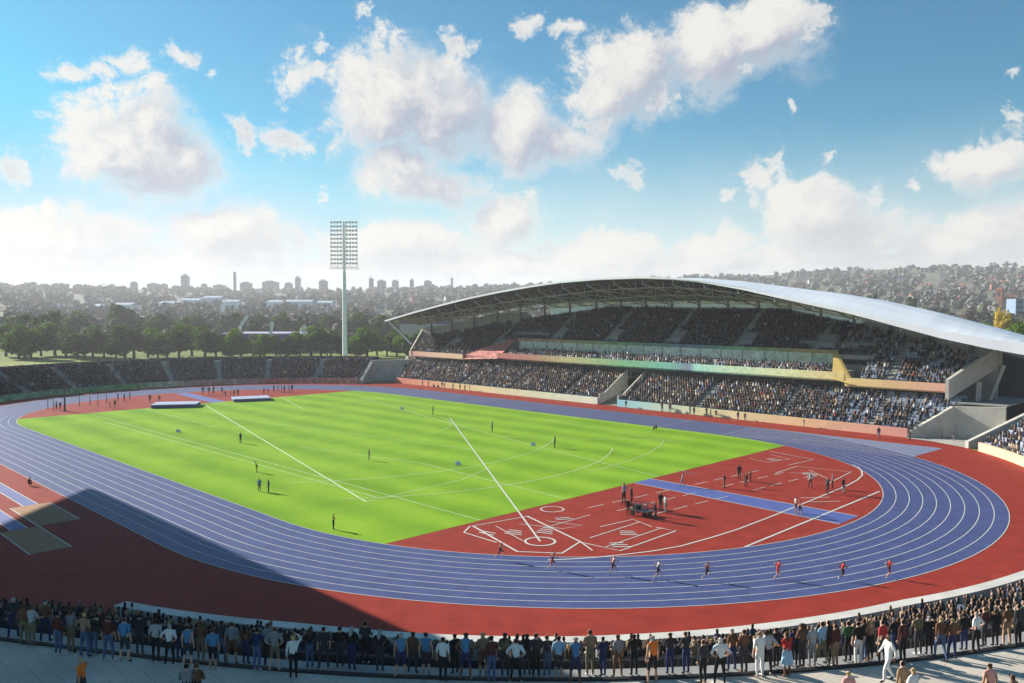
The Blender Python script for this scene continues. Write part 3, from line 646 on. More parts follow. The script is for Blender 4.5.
    for s, sg in (('L', 1), ('R', -1)):
        h, w = P['hn'+s], P['wr'+s]; d = (h-w).normalized(); fx = (Vector((1, 0, 0))-d*d.x); fx = fx.normalized() if fx.length > .1 else Vector((0, 0, 1)); inn = d.cross(fx)*sg
        for k, (off, ln) in enumerate(((.03, .075), (.011, .085), (-.009, .08), (-.028, .062))):      # four fingers with a bend
            a = h+fx*off-d*.02; m_ = a+d*ln*.6+inn*.006; prism(a, m_, .0095, .009, 0); prism(m_, m_+(d*.8+inn*.6).normalized()*ln*.5, .009, .007, 0)
        a = w+(h-w)*.35+fx*.03; prism(a, a+(d*.7+fx*.7)*.06, .011, .009, 0); prism(a+(d*.7+fx*.7)*.06, a+(d*.7+fx*.7)*.06+d*.035, .009, .007, 0)
        c = hc+fwd*.085+lat*.03*sg-up*.012; prism(c, c+fwd*.012, .011, .009, 8)                # eyes
        c = hc+lat*.082*sg-up*.02-fwd*.005; prism(c-up*.025, c+up*.025, .012, .014, 0)             # ears
    c = hc+fwd*.085-up*.03; prism(c, c+fwd*.03-up*.018, .011, .013, 0)                           # nose
    c = hc+fwd*.075-up*.068; prism(c-lat*.022, c+lat*.022, .006, .006, 8)                        # mouth
    if skirt:
        n = 14; rings = [[P['pel']+Vector((math.cos(2*PI*k/n)*r0, math.sin(2*PI*k/n)*r1, dz)) for k in range(n)] for r0, r1, dz in ((.135, .165, .06), (.17, .2, -.15), (.21, .24, -.42))]
        addm([p for r in rings for p in r], [(i*n+k, i*n+(k+1) % n, (i+1)*n+(k+1) % n, (i+1)*n+k) for i in range(2) for k in range(n)], 5)
    bpy.data.meshes.remove(m2)
    r = bpy.data.meshes.new(name); r.from_pydata(V, [], F); 
    for k in range(9): r.materials.append(EYE)
    r.polygons.foreach_set('material_index', idx); r.polygons.foreach_set('use_smooth', [True]*len(idx)); r.update()
    return r
HIPS = dict(elL=(-.1, .36, 1.2), wrL=(.04, .21, 1.02), hnL=(.1, .15, .99)); HIPS.update({k[:-1]+'R': (v[0], -v[1], v[2]) for k, v in list(HIPS.items())})
RAIL = dict(elL=(.08, .24, 1.18), wrL=(.33, .2, 1.12), hnL=(.43, .19, 1.1), elR=(.08, -.24, 1.18), wrR=(.33, -.2, 1.12), hnR=(.43, -.19, 1.1))
FOLD = dict(elL=(.06, .25, 1.16), wrL=(.2, .05, 1.2), hnL=(.2, -.06, 1.22), elR=(.06, -.25, 1.14), wrR=(.22, -.05, 1.16), hnR=(.22, .07, 1.17))
RAISE = dict(elR=(.16, -.3, 1.5), wrR=(.2, -.12, 1.68), hnR=(.2, -.03, 1.71))
STEP = dict(knL=(.2, .1, .52), anL=(.22, .1, .1), toL=(.38, .11, .06), knR=(-.05, -.1, .5), anR=(-.28, -.1, .13), toR=(-.13, -.12, .03), elL=(-.12, .25, 1.17), wrL=(-.1, .24, .95), hnL=(-.08, .24, .85), elR=(.08, -.24, 1.17), wrR=(.24, -.22, 1.0), hnR=(.3, -.21, .92))
WIDE = dict(knL=(.03, .16, .5), anL=(-.02, .2, .085), toL=(.14, .25, .035), knR=(.03, -.14, .5), anR=(-.02, -.16, .085), toR=(.14, -.2, .035))
RUN1 = dict(knL=(.38, .1, .78), anL=(.2, .1, .45), toL=(.33, .1, .38), knR=(-.12, -.1, .53), anR=(-.48, -.1, .36), toR=(-.5, -.1, .2), elL=(-.22, .26, 1.2), wrL=(-.02, .24, 1.05), hnL=(.06, .22, 1.06), elR=(.2, -.26, 1.2), wrR=(.38, -.16, 1.36), hnR=(.42, -.13, 1.45))
RUN1 = {k: (v[0], v[1], v[2]) for k, v in RUN1.items()}
RUN2 = dict(knL=(.3, .1, .6), anL=(.36, .1, .2), toL=(.5, .1, .2), knR=(-.05, -.1, .5), anR=(-.42, -.1, .14), toR=(-.36, -.1, .03), elL=(-.26, .26, 1.24), wrL=(-.12, .24, 1.04), hnL=(-.03, .22, 1.03), elR=(.2, -.25, 1.18), wrR=(.36, -.15, 1.32), hnR=(.4, -.12, 1.4))
SIT = dict(pel=(0, 0, .53), spi=(-.03, 0, .72), che=(-.02, 0, .93), nec=(-.01, 0, 1.07), hea=(.03, 0, 1.19), top=(.02, 0, 1.285), shL=(-.01, .175, .99), elL=(.06, .25, .76), wrL=(.27, .18, .68), hnL=(.36, .14, .66), hiL=(.04, .09, .5), knL=(.45, .12, .5), anL=(.42, .12, .09), toL=(.57, .13, .035))
SIT.update({k[:-1]+'R': (v[0], -v[1], v[2]) for k, v in list(SIT.items()) if k[-1] == 'L'})
SQUAT = dict(SIT); SQUAT = {k: (v[0], v[1], v[2]-(.2 if k[:2] not in ('kn', 'an', 'to') else 0)) for k, v in SIT.items()}
BEND = dict(elL=(.1, .24, 1.15), wrL=(.2, .2, .95), hnL=(.24, .19, .86), elR=(.1, -.24, 1.15), wrR=(.2, -.2, .95), hnR=(.24, -.19, .86))
THROW = dict(STEP); THROW.update(elR=(-.25, -.3, 1.5), wrR=(-.45, -.3, 1.65), hnR=(-.52, -.3, 1.7), elL=(.25, .25, 1.4), wrL=(.48, .2, 1.45), hnL=(.57, .19, 1.46))
PO = {}
def pose(k):
    if k not in PO:
        PO[k] = {'stand': lambda: body('stand', {}), 'wide': lambda: body('wide', WIDE), 'hips': lambda: body('hips', {**HIPS, **WIDE}), 'rail': lambda: body('rail', RAIL, .06), 'fold': lambda: body('fold', FOLD), 'raise': lambda: body('raise', RAISE),
                 'step': lambda: body('step', STEP), 'woman': lambda: body('woman', RAIL, .03, 0, True, True), 'long': lambda: body('long', FOLD, 0, 0, True), 'run1': lambda: body('run1', RUN1, .28), 'run2': lambda: body('run2', RUN2, .3),
                 'sit': lambda: body('sit', SIT), 'sitfold': lambda: body('sitfold', {**SIT, 'hnL': (.25, -.02, .7), 'wrL': (.2, .1, .7)}, .12), 'squat': lambda: body('squat', SQUAT, .25), 'bend': lambda: body('bend', BEND, .5), 'throw': lambda: body('throw', THROW, -.1)}[k]()
    return PO[k]
NPEOPLE = [0]
def person(loc, ang, ps, top, bot, hair='brown', skin='pale', sleeves='short', shorts=False, shoe='black', sc_=1.0, label='', group=None):
    o = bpy.data.objects.new('person', pose(ps)); COL.objects.link(o); o.location = loc; o.rotation_euler = (0, 0, ang); o.scale = (sc_,)*3
    S = SK[skin]; T = CL[top]; B = CL[bot]
    ms_ = [S, HA[hair] if hair in HA else CL[hair], T, T if sleeves != 'none' else S, T if sleeves == 'long' else S, B, S if shorts else B, CL[shoe], EYE]
    for i, m in enumerate(ms_): sl = o.material_slots[i]; sl.link = 'OBJECT'; sl.material = m
    NPEOPLE[0] += 1
    return tag(o, label, 'person', group)
def facing(p, q=(0, 0)): return math.atan2(q[1]-p[1], q[0]-p[0])
# ------------------------------------------------ spectators standing on the concourse
# px, feet row, pose, top, bottom, hair, sleeves, shorts, label
TE = [(24, 644.5, 'stand', 'brown', 'khaki', 'brown', 'long', 0, 'spectator in brown jacket half hidden behind a pale shirt, at the terrace edge'),
 (32, 646, 'rail', 'pale grey', 'khaki', 'brown', 'short', 0, 'spectator in pale grey shirt and khaki trousers leaning forward on the shaded terrace'),
 (58.5, 655, 'stand', 'maroon', 'jeans blue', 'black', 'long', 0, 'spectator in maroon top and jeans with arms down, in the shade'),
 (71, 653, 'fold', 'grey', 'khaki', 'brown', 'short', 0, 'spectator in grey top beside a blond man in tan, shaded concourse'),
 (85, 657, 'hips', 'tan', 'jeans blue', 'blond', 'short', 0, 'blond spectator in tan shirt and jeans with hands on hips'),
 (94, 655, 'stand', 'charcoal', 'jeans blue', 'black', 'long', 0, 'spectator in charcoal jacket standing just behind the blond tan-shirted one'),
 (109, 661, 'wide', 'maroon', 'jeans blue', 'brown', 'short', 0, 'spectator in maroon shirt and jeans beside a blue-shirted man in shorts'),
 (125, 662, 'wide', 'blue', 'charcoal', 'brown', 'short', 1, 'spectator in blue shirt and dark shorts under the white wall end'),
 (156, 662, 'stand', 'pale grey', 'black', 'black', 'short', 0, 'spectator in pale grey shirt and black trousers next to a white-shirted man'),
 (170, 666, 'hips', 'white', 'black', 'grey', 'short', 0, 'grey-haired spectator in white shirt with elbows out and black trousers'),
 (188, 667, 'wide', 'blue', 'charcoal', 'black', 'none', 1, 'spectator in blue vest and dark shorts right of the elbows-out white shirt'),
 (201, 664, 'fold', 'brown', 'khaki', 'brown', 'long', 0, 'spectator in brown jacket between two blue-topped men on the shaded terrace'),
 (213, 671, 'stand', 'blue', 'black', 'brown', 'short', 1, 'spectator in blue tee and black shorts with arms straight down'),
 (232, 665, 'wide', 'grey', 'brown', 'brown', 'short', 1, 'spectator in grey tee and brown shorts in the shade'),
 (257, 671, 'rail', 'navy', 'jeans blue', 'black', 'long', 0, 'spectator in navy top and jeans leaning forward, dark part of terrace'),
 (275, 671, 'hips', 'grey', 'khaki', 'brown', 'short', 1, 'spectator in grey tee and khaki shorts, hands on hips, near the white jacket'),
 (293.5, 679, 'raise', 'white', 'black', 'blond', 'long', 0, 'blond spectator in white jacket and black trousers raising one arm'),
 (340, 668, 'fold', 'black', 'charcoal', 'black', 'long', 0, 'spectator dressed all in black, alone between white jacket and blue vests'),
 (365, 664, 'rail', 'charcoal', 'black', 'black', 'long', 0, 'spectator in charcoal coat bending to the rail left of the blue vests'),
 (401, 677, 'wide', 'blue', 'navy', 'grey', 'none', 1, 'grey-haired spectator in blue vest and navy shorts, left of three blue vests'),
 (426, 677, 'stand', 'blue', 'charcoal', 'black', 'none', 1, 'black-haired spectator in blue vest and charcoal shorts beside a white tee'),
 (443, 682, 'stand', 'white', 'black', 'black', 'short', 0, 'spectator in white tee and black trousers between two blue vests'),
 (466, 680, 'hips', 'blue', 'navy', 'brown', 'none', 1, 'brown-haired spectator in blue vest with hands on hips and navy shorts'),
 (483, 678, 'fold', 'tan', 'brown', 'blond', 'short', 1, 'blond spectator in tan tee and brown shorts beside a maroon jacket'),
 (491.5, 683, 'stand', 'maroon', 'jeans blue', 'black', 'long', 0, 'spectator in maroon jacket and jeans right of a tan tee'),
 (505, 677, 'long', 'khaki', 'charcoal', 'brown', 'long', 0, 'long-haired spectator in khaki jacket between maroon jacket and white shirt'),
 (516, 683, 'hips', 'white', 'black', 'black', 'short', 0, 'spectator in white shirt with elbows out, dark hair and black trousers'),
 (536, 678, 'fold', 'charcoal', 'black', 'brown', 'long', 0, 'spectator in charcoal jacket with folded arms left of a light blue tee'),
 (558.5, 680, 'stand', 'light blue', 'charcoal', 'black', 'short', 1, 'spectator in very light blue tee and charcoal shorts'),
 (575.5, 684, 'wide', 'blue', 'navy', 'grey', 'none', 1, 'tall grey-haired spectator in blue vest and long navy shorts'),
 (590, 676, 'fold', 'tan', 'khaki', 'brown', 'short', 0, 'spectator in tan shirt right of the tall blue vest'),
 (618, 677, 'wide', 'grey', 'brown', 'brown', 'short', 1, 'spectator in grey tee and brown shorts left of the orange vest'),
 (652.5, 683, 'wide', 'orange', 'black', 'grey', 'none', 1, 'grey-haired spectator in bright orange vest and black shorts'),
 (703, 684, 'stand', 'charcoal', 'black', 'brown', 'long', 0, 'spectator in dark suit left of the man in white cap'),
 (720, 685, 'hips', 'white', 'black', 'white', 'short', 0, 'spectator in white cap and white shirt over black trousers'),
 (744, 673, 'fold', 'brown', 'charcoal', 'black', 'long', 0, 'spectator in brown jacket standing in the sun behind the white cap'),
 (759.5, 678, 'raise', 'white', 'white', 'tan', 'short', 0, 'spectator dressed all in white raising an arm in the sun'),
 (767, 676, 'hips', 'pale grey', 'black', 'black', 'short', 0, 'spectator in pale grey shirt and black trousers beside the all-white one'),
 (787, 677, 'woman', 'red', 'light blue', 'brown', 'short', 1, 'woman in red top and light blue skirt in the sun'),
 (801.5, 668, 'long', 'brown', 'charcoal', 'brown', 'long', 0, 'long-haired spectator in brown coat right of the light blue skirt'),
 (812, 667, 'stand', 'pale grey', 'grey', 'grey', 'short', 0, 'grey-haired spectator in pale grey shirt and grey trousers'),
 (822, 666, 'step', 'light blue', 'khaki', 'black', 'long', 0, 'spectator in light blue shirt and khaki trousers stepping sideways'),
 (835, 667, 'stand', 'maroon', 'tan', 'brown', 'long', 0, 'spectator in maroon coat and tan trousers'),
 (848, 662, 'fold', 'green', 'black', 'black', 'long', 0, 'spectator in dark green jacket behind the black-shirted one'),
 (858, 665, 'stand', 'black', 'white', 'black', 'short', 0, 'spectator in black shirt and white trousers'),
 (870, 661, 'long', 'tan', 'black', 'blond', 'short', 0, 'blond spectator in tan top and black trousers left of the red shirt'),
 (882, 664, 'wide', 'red', 'charcoal', 'black', 'short', 0, 'spectator in red shirt and charcoal trousers'),
 (888, 682, 'step', 'white', 'white', 'brown', 'long', 0, 'person all in white walking across the sunny concourse'),
 (902.5, 662, 'stand', 'maroon', 'black', 'black', 'long', 0, 'spectator in dark maroon jacket and black trousers'),
 (918, 655, 'fold', 'khaki', 'charcoal', 'brown', 'short', 0, 'spectator in khaki tee between maroon jacket and brown jacket'),
 (940.5, 660, 'step', 'brown', 'jeans blue', 'blond', 'long', 0, 'blond spectator in brown jacket and jeans in mid step'),
 (952, 660, 'hips', 'brown', 'navy', 'blond', 'long', 0, 'blond spectator in brown jacket and navy trousers, hands on hips'),
 (976, 653, 'hips', 'white', 'black', 'grey', 'short', 0, 'grey-haired spectator in white shirt and black trousers, far right group'),
 (984, 647, 'stand', 'maroon', 'charcoal', 'red', 'long', 0, 'red-haired spectator in maroon coat right of a white shirt'),
 (1007, 646, 'wide', 'brown', 'tan', 'brown', 'short', 1, 'spectator in brown shirt and tan shorts near the right edge'),
 (1018, 647, 'stand', 'charcoal', 'black', 'black', 'long', 0, 'spectator in charcoal coat, rightmost on the sunny concourse'),
 (82, 706, 'step', 'orange', 'charcoal', 'blond', 'short', 0, 'blond person in orange top walking on the shaded paving, feet out of view'),
 (187, 714, 'fold', 'grey', 'black', 'black', 'long', 0, 'dark-haired person in grey top cut off by the bottom edge'),
 (197, 712, 'fold', 'brown', 'black', 'brown', 'long', 0, 'person in brown jacket cut off by the bottom edge'),
 (902, 711, 'stand', 'tan', 'khaki', 'black', 'long', 0, 'black-haired person in tan coat cut off by the bottom edge'),
 (848, 720, 'stand', 'pink', 'khaki', 'blond', 'short', 0, 'blond person in pink top of which only head and shoulders show'),
 (913, 720, 'fold', 'white', 'khaki', 'blond', 'short', 0, 'blond person in white top of which only head and shoulders show'),
 (989, 712, 'wide', 'pink', 'brown', 'brown', 'none', 1, 'person in pink vest on the sunny paving, cut off at the waist'),
 (1012, 728, 'stand', 'khaki', 'black', 'brown', 'long', 0, 'brown-haired person in khaki jacket whose head just shows at the bottom edge')]
for i, (u, v, ps, tp, bt, hr, sl, sh, lab) in enumerate(TE):
    p = gp(u, v, 5.6); rr_ = math.hypot(p.x-L0, p.y); th = math.degrees(math.atan2(p.y, p.x-L0))
    if rr_ < NW(th)+TD+1.62: p = gp(u, v, 5.25)
    walking = lab.startswith('person all in white') or lab.startswith('blond person in orange')
    a = facing(p, (20, 0))+random.uniform(-.3, .3)
    if walking: a += 1.7
    person((p.x, p.y, 5.6 if math.hypot(p.x-L0, p.y) >= NW(th)+TD+1.62 else 5.25), a, ps, tp, bt, hr, random.choice(['pale', 'tan', 'pale', 'tan', 'brown']), sl, bool(sh), random.choice(['black', 'brown', 'white']), random.uniform(.96, 1.05)*(1.05 if 'tall' in lab else 1),
           lab, 'spectators standing on the concourse')
# darker figures between them, a step nearer the seats
NM = {e[0]: (f"{e[3]}-topped" + (' blond' if e[5] == 'blond' else ' shorts-wearing' if e[7] else '')) for e in TE if e[1] < 690}
US = sorted(NM); seen_ = {}; EX = []
for u in (14, 46, 140, 180, 222, 246, 268, 310, 324, 352, 380, 413, 455, 527, 547, 603, 634, 670, 686, 732, 776, 794, 828, 864, 894, 929, 964, 995):
    lo = max([q for q in US if q < u], default=None); hi = min([q for q in US if q > u], default=None)
    base_v = float(np.interp(u, [0, 200, 400, 600, 690, 754, 824, 933, 1019], [636, 662, 673, 677, 674, 669, 664, 655, 643]))
    tp = random.choice(['black', 'charcoal', 'navy', 'charcoal', 'black', 'brown', 'grey']); ps = random.choice(['rail', 'fold', 'stand', 'wide', 'long']); p = gp(u, base_v, 5.25)
    lab = f'spectator in {tp} half hidden between {NM[lo]} and {NM[hi]} spectators' if lo else f'spectator in {tp} leftmost on the shaded terrace'
    if lab in seen_: lab = lab.replace('half hidden', 'also half hidden'); 
    seen_[lab] = 1
    person((p.x, p.y, 5.25), facing(p, (20, 0))+random.uniform(-.5, .5), ps, tp, random.choice(['black', 'charcoal', 'navy', 'jeans blue']), random.choice(['black', 'brown', 'black', 'grey']), random.choice(['pale', 'tan', 'brown']), random.choice(['long', 'short']), False, 'black', random.uniform(.9, 1.03), lab, 'spectators standing on the concourse')
# ------------------------------------------------ officials and athletes
def put(u, v, h, ps, tp, bt, lab, group, ang=None, hair='black', skin='tan', sl='long', sh=0, full=1.75, z=.014, shoe='black'):
    p = gp(u, v, z)
    if group and 'foot of the main' in group and p.y > 53.2: q = (53.2-CY)/(p.y-CY); p = Vector((CX+(p.x-CX)*q, 53.2, z))
    d = (p-CAMP).dot(FW); s = h*d/FOC/full
    s = max(.8, min(1.25, s)); a = random.uniform(0, 6.28) if ang is None else ang
    return person((p.x, p.y, z), a, ps, tp, bt, hair, skin, sl, bool(sh), shoe, s, lab, group)
g = 'officials on the grass pitch'
for u, v, h, ps, tp, bt, lab in ((240.6, 443.3, 11, 'fold', 'charcoal', 'black', 'official in charcoal standing on the grass beside a long white sector line'),
    (257, 472.3, 11, 'bend', 'yellow', 'black', 'official in yellow and black bending over on the left half of the grass'),
    (259.5, 491.4, 9, 'stand', 'blue', 'navy', 'small official in blue on the grass, left of a navy-clad one'),
    (268.6, 492.2, 12, 'stand', 'navy', 'navy', 'official all in navy on the grass beside a smaller blue one'),
    (333.4, 529.4, 14.5, 'fold', 'yellow', 'black', 'official in yellow bib and black trousers near the grass edge by the track'),
    (369.2, 460.2, 12, 'stand', 'navy', 'navy', 'lone navy-clad official in the middle of the grass'),
    (433, 414.8, 10, 'wide', 'charcoal', 'black', 'dark-clad official at the far end of the long white sector line'),
    (492.2, 432.3, 11.5, 'stand', 'blue', 'navy', 'blue-clad official on the far half of the grass'),
    (554.8, 447.8, 12.5, 'stand', 'navy', 'black', 'navy-clad official right of the pale distance marker'),
    (656.5, 430.3, 9, 'squat', 'charcoal', 'black', 'official squatting at the far edge of the grass by the track'),
    (29.5, 485.5, 8, 'squat', 'charcoal', 'black', 'official crouching on the apron beside the jump runway at far left')):
    put(u, v, h, ps, tp, bt, lab, g, full=1.35 if ps == 'squat' else 1.5 if ps == 'bend' else 1.75)
g = 'athletes and officials in the red throwing area'
for u, v, h, ps, tp, bt, sl, lab in ((624, 504.3, 22, 'hips', 'pale grey', 'black', 'short', 'official in pale grey shirt with hands on hips, tallest beside the dark trolley'),
    (631.5, 505.5, 21, 'stand', 'charcoal', 'black', 'long', 'official in charcoal jacket behind the dark trolley'),
    (628, 515, 15, 'bend', 'black', 'black', 'long', 'black-clad official bending over the left end of the trolley'),
    (655.3, 520, 19, 'wide', 'charcoal', 'charcoal', 'long', 'charcoal-clad official standing nearest at the right of the trolley'),
    (660.5, 511.5, 20, 'fold', 'black', 'charcoal', 'long', 'black-jacketed official with folded arms behind the right end of the trolley'),
    (665.3, 513.2, 19, 'stand', 'pale grey', 'grey', 'long', 'official in pale grey jacket right of the folded-arms official'),
    (682.3, 486.2, 14, 'throw', 'pale grey', 'grey', 'none', 'javelin thrower in pale grey vest winding up on the blue runway'),
    (724.3, 488.2, 15, 'fold', 'charcoal', 'khaki', 'long', 'official in charcoal standing alone right of the javelin thrower'),
    (739.3, 479.4, 15, 'stand', 'black', 'black', 'long', 'black-clad official at the back of the group of three'),
    (746, 487, 15, 'wide', 'maroon', 'charcoal', 'long', 'maroon-jacketed official at the front of the group of three'),
    (750.3, 482, 13, 'stand', 'brown', 'black', 'long', 'brown-jacketed official at the right of the group of three'),
    (810.3, 487.8, 15.5, 'hips', 'pale grey', 'charcoal', 'long', 'official in pale grey and charcoal standing left of the red circle group'),
    (827.4, 493.6, 17, 'fold', 'charcoal', 'charcoal', 'long', 'charcoal-clad athlete at the front of the right-hand trio on the red area'),
    (832.5, 488.4, 15, 'stand', 'grey', 'black', 'short', 'grey-shirted athlete at the back of the right-hand trio on the red area'),
    (843.4, 493.8, 17, 'wide', 'black', 'grey', 'long', 'official in black top and grey trousers near the white arc'),
    (795.6, 512.6, 16.5, 'stand', 'pale grey', 'maroon', 'none', 'athlete in pale grey vest on the blue runway end'),
    (799.6, 515.6, 17, 'step', 'orange', 'charcoal', 'none', 'athlete in orange vest on the blue runway end')):
    put(u, v, h, ps, tp, bt, lab, g, sl=sl, sh=(sl == 'none'), full=1.45 if ps == 'bend' else 1.75)
g = 'runners on the near bend'
RUNN = [(500, 559.8, 15, 'run1', 'black', 'navy', 'sprinter in black at the back of the field, leftmost on the bend'), (552, 569.6, 16.5, 'run2', 'maroon', 'red', 'sprinter in maroon with red shorts'),
 (612.5, 573.8, 16, 'run2', 'pink', 'maroon', 'sprinter in pink vest and maroon shorts'), (657.5, 578.6, 16, 'run2', 'pale grey', 'charcoal', 'sprinter in pale grey vest and charcoal shorts'),
 (706.5, 580.4, 14, 'run1', 'maroon', 'black', 'sprinter in maroon vest and black shorts, crouched low'), (777.3, 578.8, 15.5, 'run2', 'red', 'red', 'sprinter in red vest and red shorts running upright'),
 (842, 580.4, 16, 'run1', 'red', 'charcoal', 'sprinter in red vest and charcoal shorts'), (888.5, 577.8, 17, 'run2', 'red', 'maroon', 'sprinter in red vest and maroon shorts leading the field')]
for u, v, h, ps, tp, bt, lab in RUNN:
    p = gp(u, v); t = math.atan2(p.y, p.x-L0)
    put(u, v, h, ps, tp, bt, lab, g, ang=t+PI/2, sl='none', sh=1, skin=random.choice(['tan', 'brown', 'pale']), full=1.62, shoe='white')
g = 'athletes at the far end of the field'
DK = ['charcoal', 'black', 'navy', 'grey', 'maroon', 'brown']
FARL = sorted([(56.4, 410, 9), (60.3, 410, 8.5), (110, 408, 7.5), (115, 408.3, 9), (118, 401, 8), (124.3, 401.3, 8), (130, 400, 8.5), (150, 402.6, 8.5), (159.3, 402.4, 7.5), (203, 395, 9), (209, 395, 8.5), (213.5, 394.5, 9), (222, 394.5, 8),
  (225.5, 397, 6.5), (230.5, 397, 6.5), (234, 396.5, 7.5), (238, 396.5, 7.5), (264, 394.5, 6.5), (268, 395, 6.8), (274, 392, 7.5), (278, 392, 7.8), (281.5, 392, 7.2), (284.5, 392, 7.4), (289, 392, 7), (292, 392, 7.8)])
for i, (u, v, h) in enumerate(FARL):
    tp = random.choice(DK); put(u, v, h, random.choice(['stand', 'hips', 'fold', 'wide']), tp, random.choice(DK[:4]), f'tiny figure in {tp} in the far orange field area, {ordinal(i)} from the left there', g)
g = 'officials along the foot of the main stand'
SIDE = sorted([(422.5, 386.2, 6.5), (428.3, 385.8, 6), (442, 386.2, 6.5), (444.5, 386.5, 6), (453, 387, 6.5), (460, 387.5, 6.5), (465, 388, 6.5), (469.8, 388.2, 6.5), (626, 404, 8), (662, 411, 11), (670, 411, 10), (690, 412.3, 10), (694, 412.3, 9.5), (706.6, 414, 10), (710.6, 415, 10), (716, 412.6, 8), (738, 417, 9), (745, 417, 8.5),
  (804, 423, 9), (878.6, 438.6, 12), (910, 440, 10)])
for i, (u, v, h) in enumerate(SIDE):
    tp = random.choice(DK); put(u, v, h, random.choice(['stand', 'hips', 'fold', 'wide']), tp, random.choice(DK[:4]), f'small figure in {tp} on the red strip before the stand, {ordinal(i)} from left', g)
for i, (u, h) in enumerate(((433.6, 5), (437.5, 5))):
    put(u, 388, h, 'squat', 'black', 'black', f'{["left", "right"][i]} one of two black-clad figures squatting before the stand end', g, full=1.2)
g = 'people in the yard beside the main stand'
for u, v, h, tp, lab in ((942, 438, 9, 'grey', 'person in grey in the paved yard, left of the three there'), (953.5, 441, 11, 'charcoal', 'person in charcoal in the middle of the paved yard'), (977, 434.5, 9, 'pale grey', 'person in pale grey at the back of the paved yard')):
    put(u, v, h, 'stand', tp, 'grey', lab, g)
# ------------------------------------------------ equipment
def local_dirs(p):
    d = Vector((p.x-CX, p.y-CY, 0)).normalized(); return Vector((d.y, -d.x, 0)), d
for k, (u, v, lab) in enumerate(((178.3, 432.5, 'small pale distance marker board on the left part of the grass'), (402, 409.6, 'small pale distance marker board at the far side of the grass'), (533.2, 446, 'small pale distance marker board left of a navy-clad official'), (458, 465.5, 'small pale distance marker board beside the long white sector line'))):
    p = gp(u, v, .012); r = empty('distance_marker', p); e, d = local_dirs(p)
    b = MB()
    b.hexa([tuple(p+(e*a+d*c+Vector((0, 0, z)))*.46) for a, c, z in ((-.75, -.1, .15), (.75, -.1, .15), (.75, .1, .15), (-.75, .1, .15), (-.6, .45, 1.0), (.6, .45, 1.0), (.6, .55, 1.0), (-.6, .55, 1.0))]); part(b, 'board', mat('pale_blue_board', (.6, .66, .74), .5, .05, 2), r)
    b = MB()
    for s in (-1, 1): b.bar(p+e*.24*s+d*.05, p+e*.24*s+d*.2+Vector((0, 0, .38)), .05); b.bar(p+e*.24*s+d*.44, p+e*.24*s+d*.22+Vector((0, 0, .38)), .04)
    part(b, 'stand', DSTEEL, r); tag(r, lab, 'marker board', 'distance markers on the grass')
# implement trolley between the group of officials
a, b2 = gp(632, 513.5), gp(651, 517); e = (b2-a).normalized(); d = Vector((-e.y, e.x, 0)); ln = (b2-a).length; r = empty('implement_trolley', (a+b2)/2); tag(r, 'long low dark trolley of throwing implements among standing officials', 'trolley')
def tb(x0, x1, y0, y1, z0, z1): return [tuple(a+e*x+d*y+Vector((0, 0, z))) for x, y, z in ((x0, y0, z0), (x1, y0, z0), (x1, y1, z0), (x0, y1, z0), (x0, y0, z1), (x1, y0, z1), (x1, y1, z1), (x0, y1, z1))]
part(MB().hexa(tb(0, ln, -.5, .5, .42, .55)), 'deck', DSTEEL, r)
fr = MB(); [fr.bar(a+e*x+d*y+Vector((0, 0, .55)), a+e*x+d*y+Vector((0, 0, 1.15)), .07) for x in (0.05, ln*.33, ln*.66, ln-.05) for y in (-.45, .45)]; [fr.bar(a+d*y+Vector((0, 0, 1.12)), a+e*ln+d*y+Vector((0, 0, 1.12)), .07) for y in (-.45, .45)]; part(fr, 'rack_frame', DSTEEL, r)
for x in (.4, ln-.4):
    for y in (-.5, .5): c = a+e*x+d*y+Vector((0, 0, .24)); part(MB().tube(c-d*.06, c+d*.06, .24, .24, 14), 'wheel', SEATD, r)
part(MB().hexa(tb(.3, ln*.4, -.35, .35, .56, .95)), 'implement_crate', CL['charcoal'], r)
# javelins in hand
t = [o for o in COL.objects if o.get('label', '').startswith('javelin thrower')][0]
M = Matrix.Translation(t.location) @ Matrix.Rotation(t.rotation_euler.z, 4, 'Z'); s = t.scale[0]
j = MB().tube(M @ Vector((-1.9*s, -.33*s, 1.45*s)), M @ Vector((.75*s, -.33*s, 2.0*s)), .025, .02, 6); tag(j.build('javelin', STEEL), 'thin pale javelin held back over the shoulder of the thrower', 'javelin')
# landing mats
for (u0, v0, u1, v1, h, lab) in ((151, 408.6, 196, 407.6, .72, 'long blue landing mat with pale top, nearer one at the far grass edge'), (233.5, 402.2, 270.5, 400.6, .62, 'shorter blue landing mat with pale top, farther one at the grass edge')):
    a, b2 = gp(u0, v0), gp(u1, v1); e = (b2-a).normalized(); d = Vector((-e.y, e.x, 0)); ln = (b2-a).length; r = empty('landing_mat', (a+b2)/2); tag(r, lab, 'landing mat', 'landing mats at the far end')
    part(MB().hexa(tb(0, ln, 0, 5, .03, h*.8)), 'foam_base', mat('mat_blue', (.03, .05, .2), .6, .08, 1), r); part(MB().hexa(tb(-.05, ln+.05, -.05, 5.05, h*.8, h)), 'top_pad', mat('mat_top', (.42, .46, .6), .5, .05, 1), r)
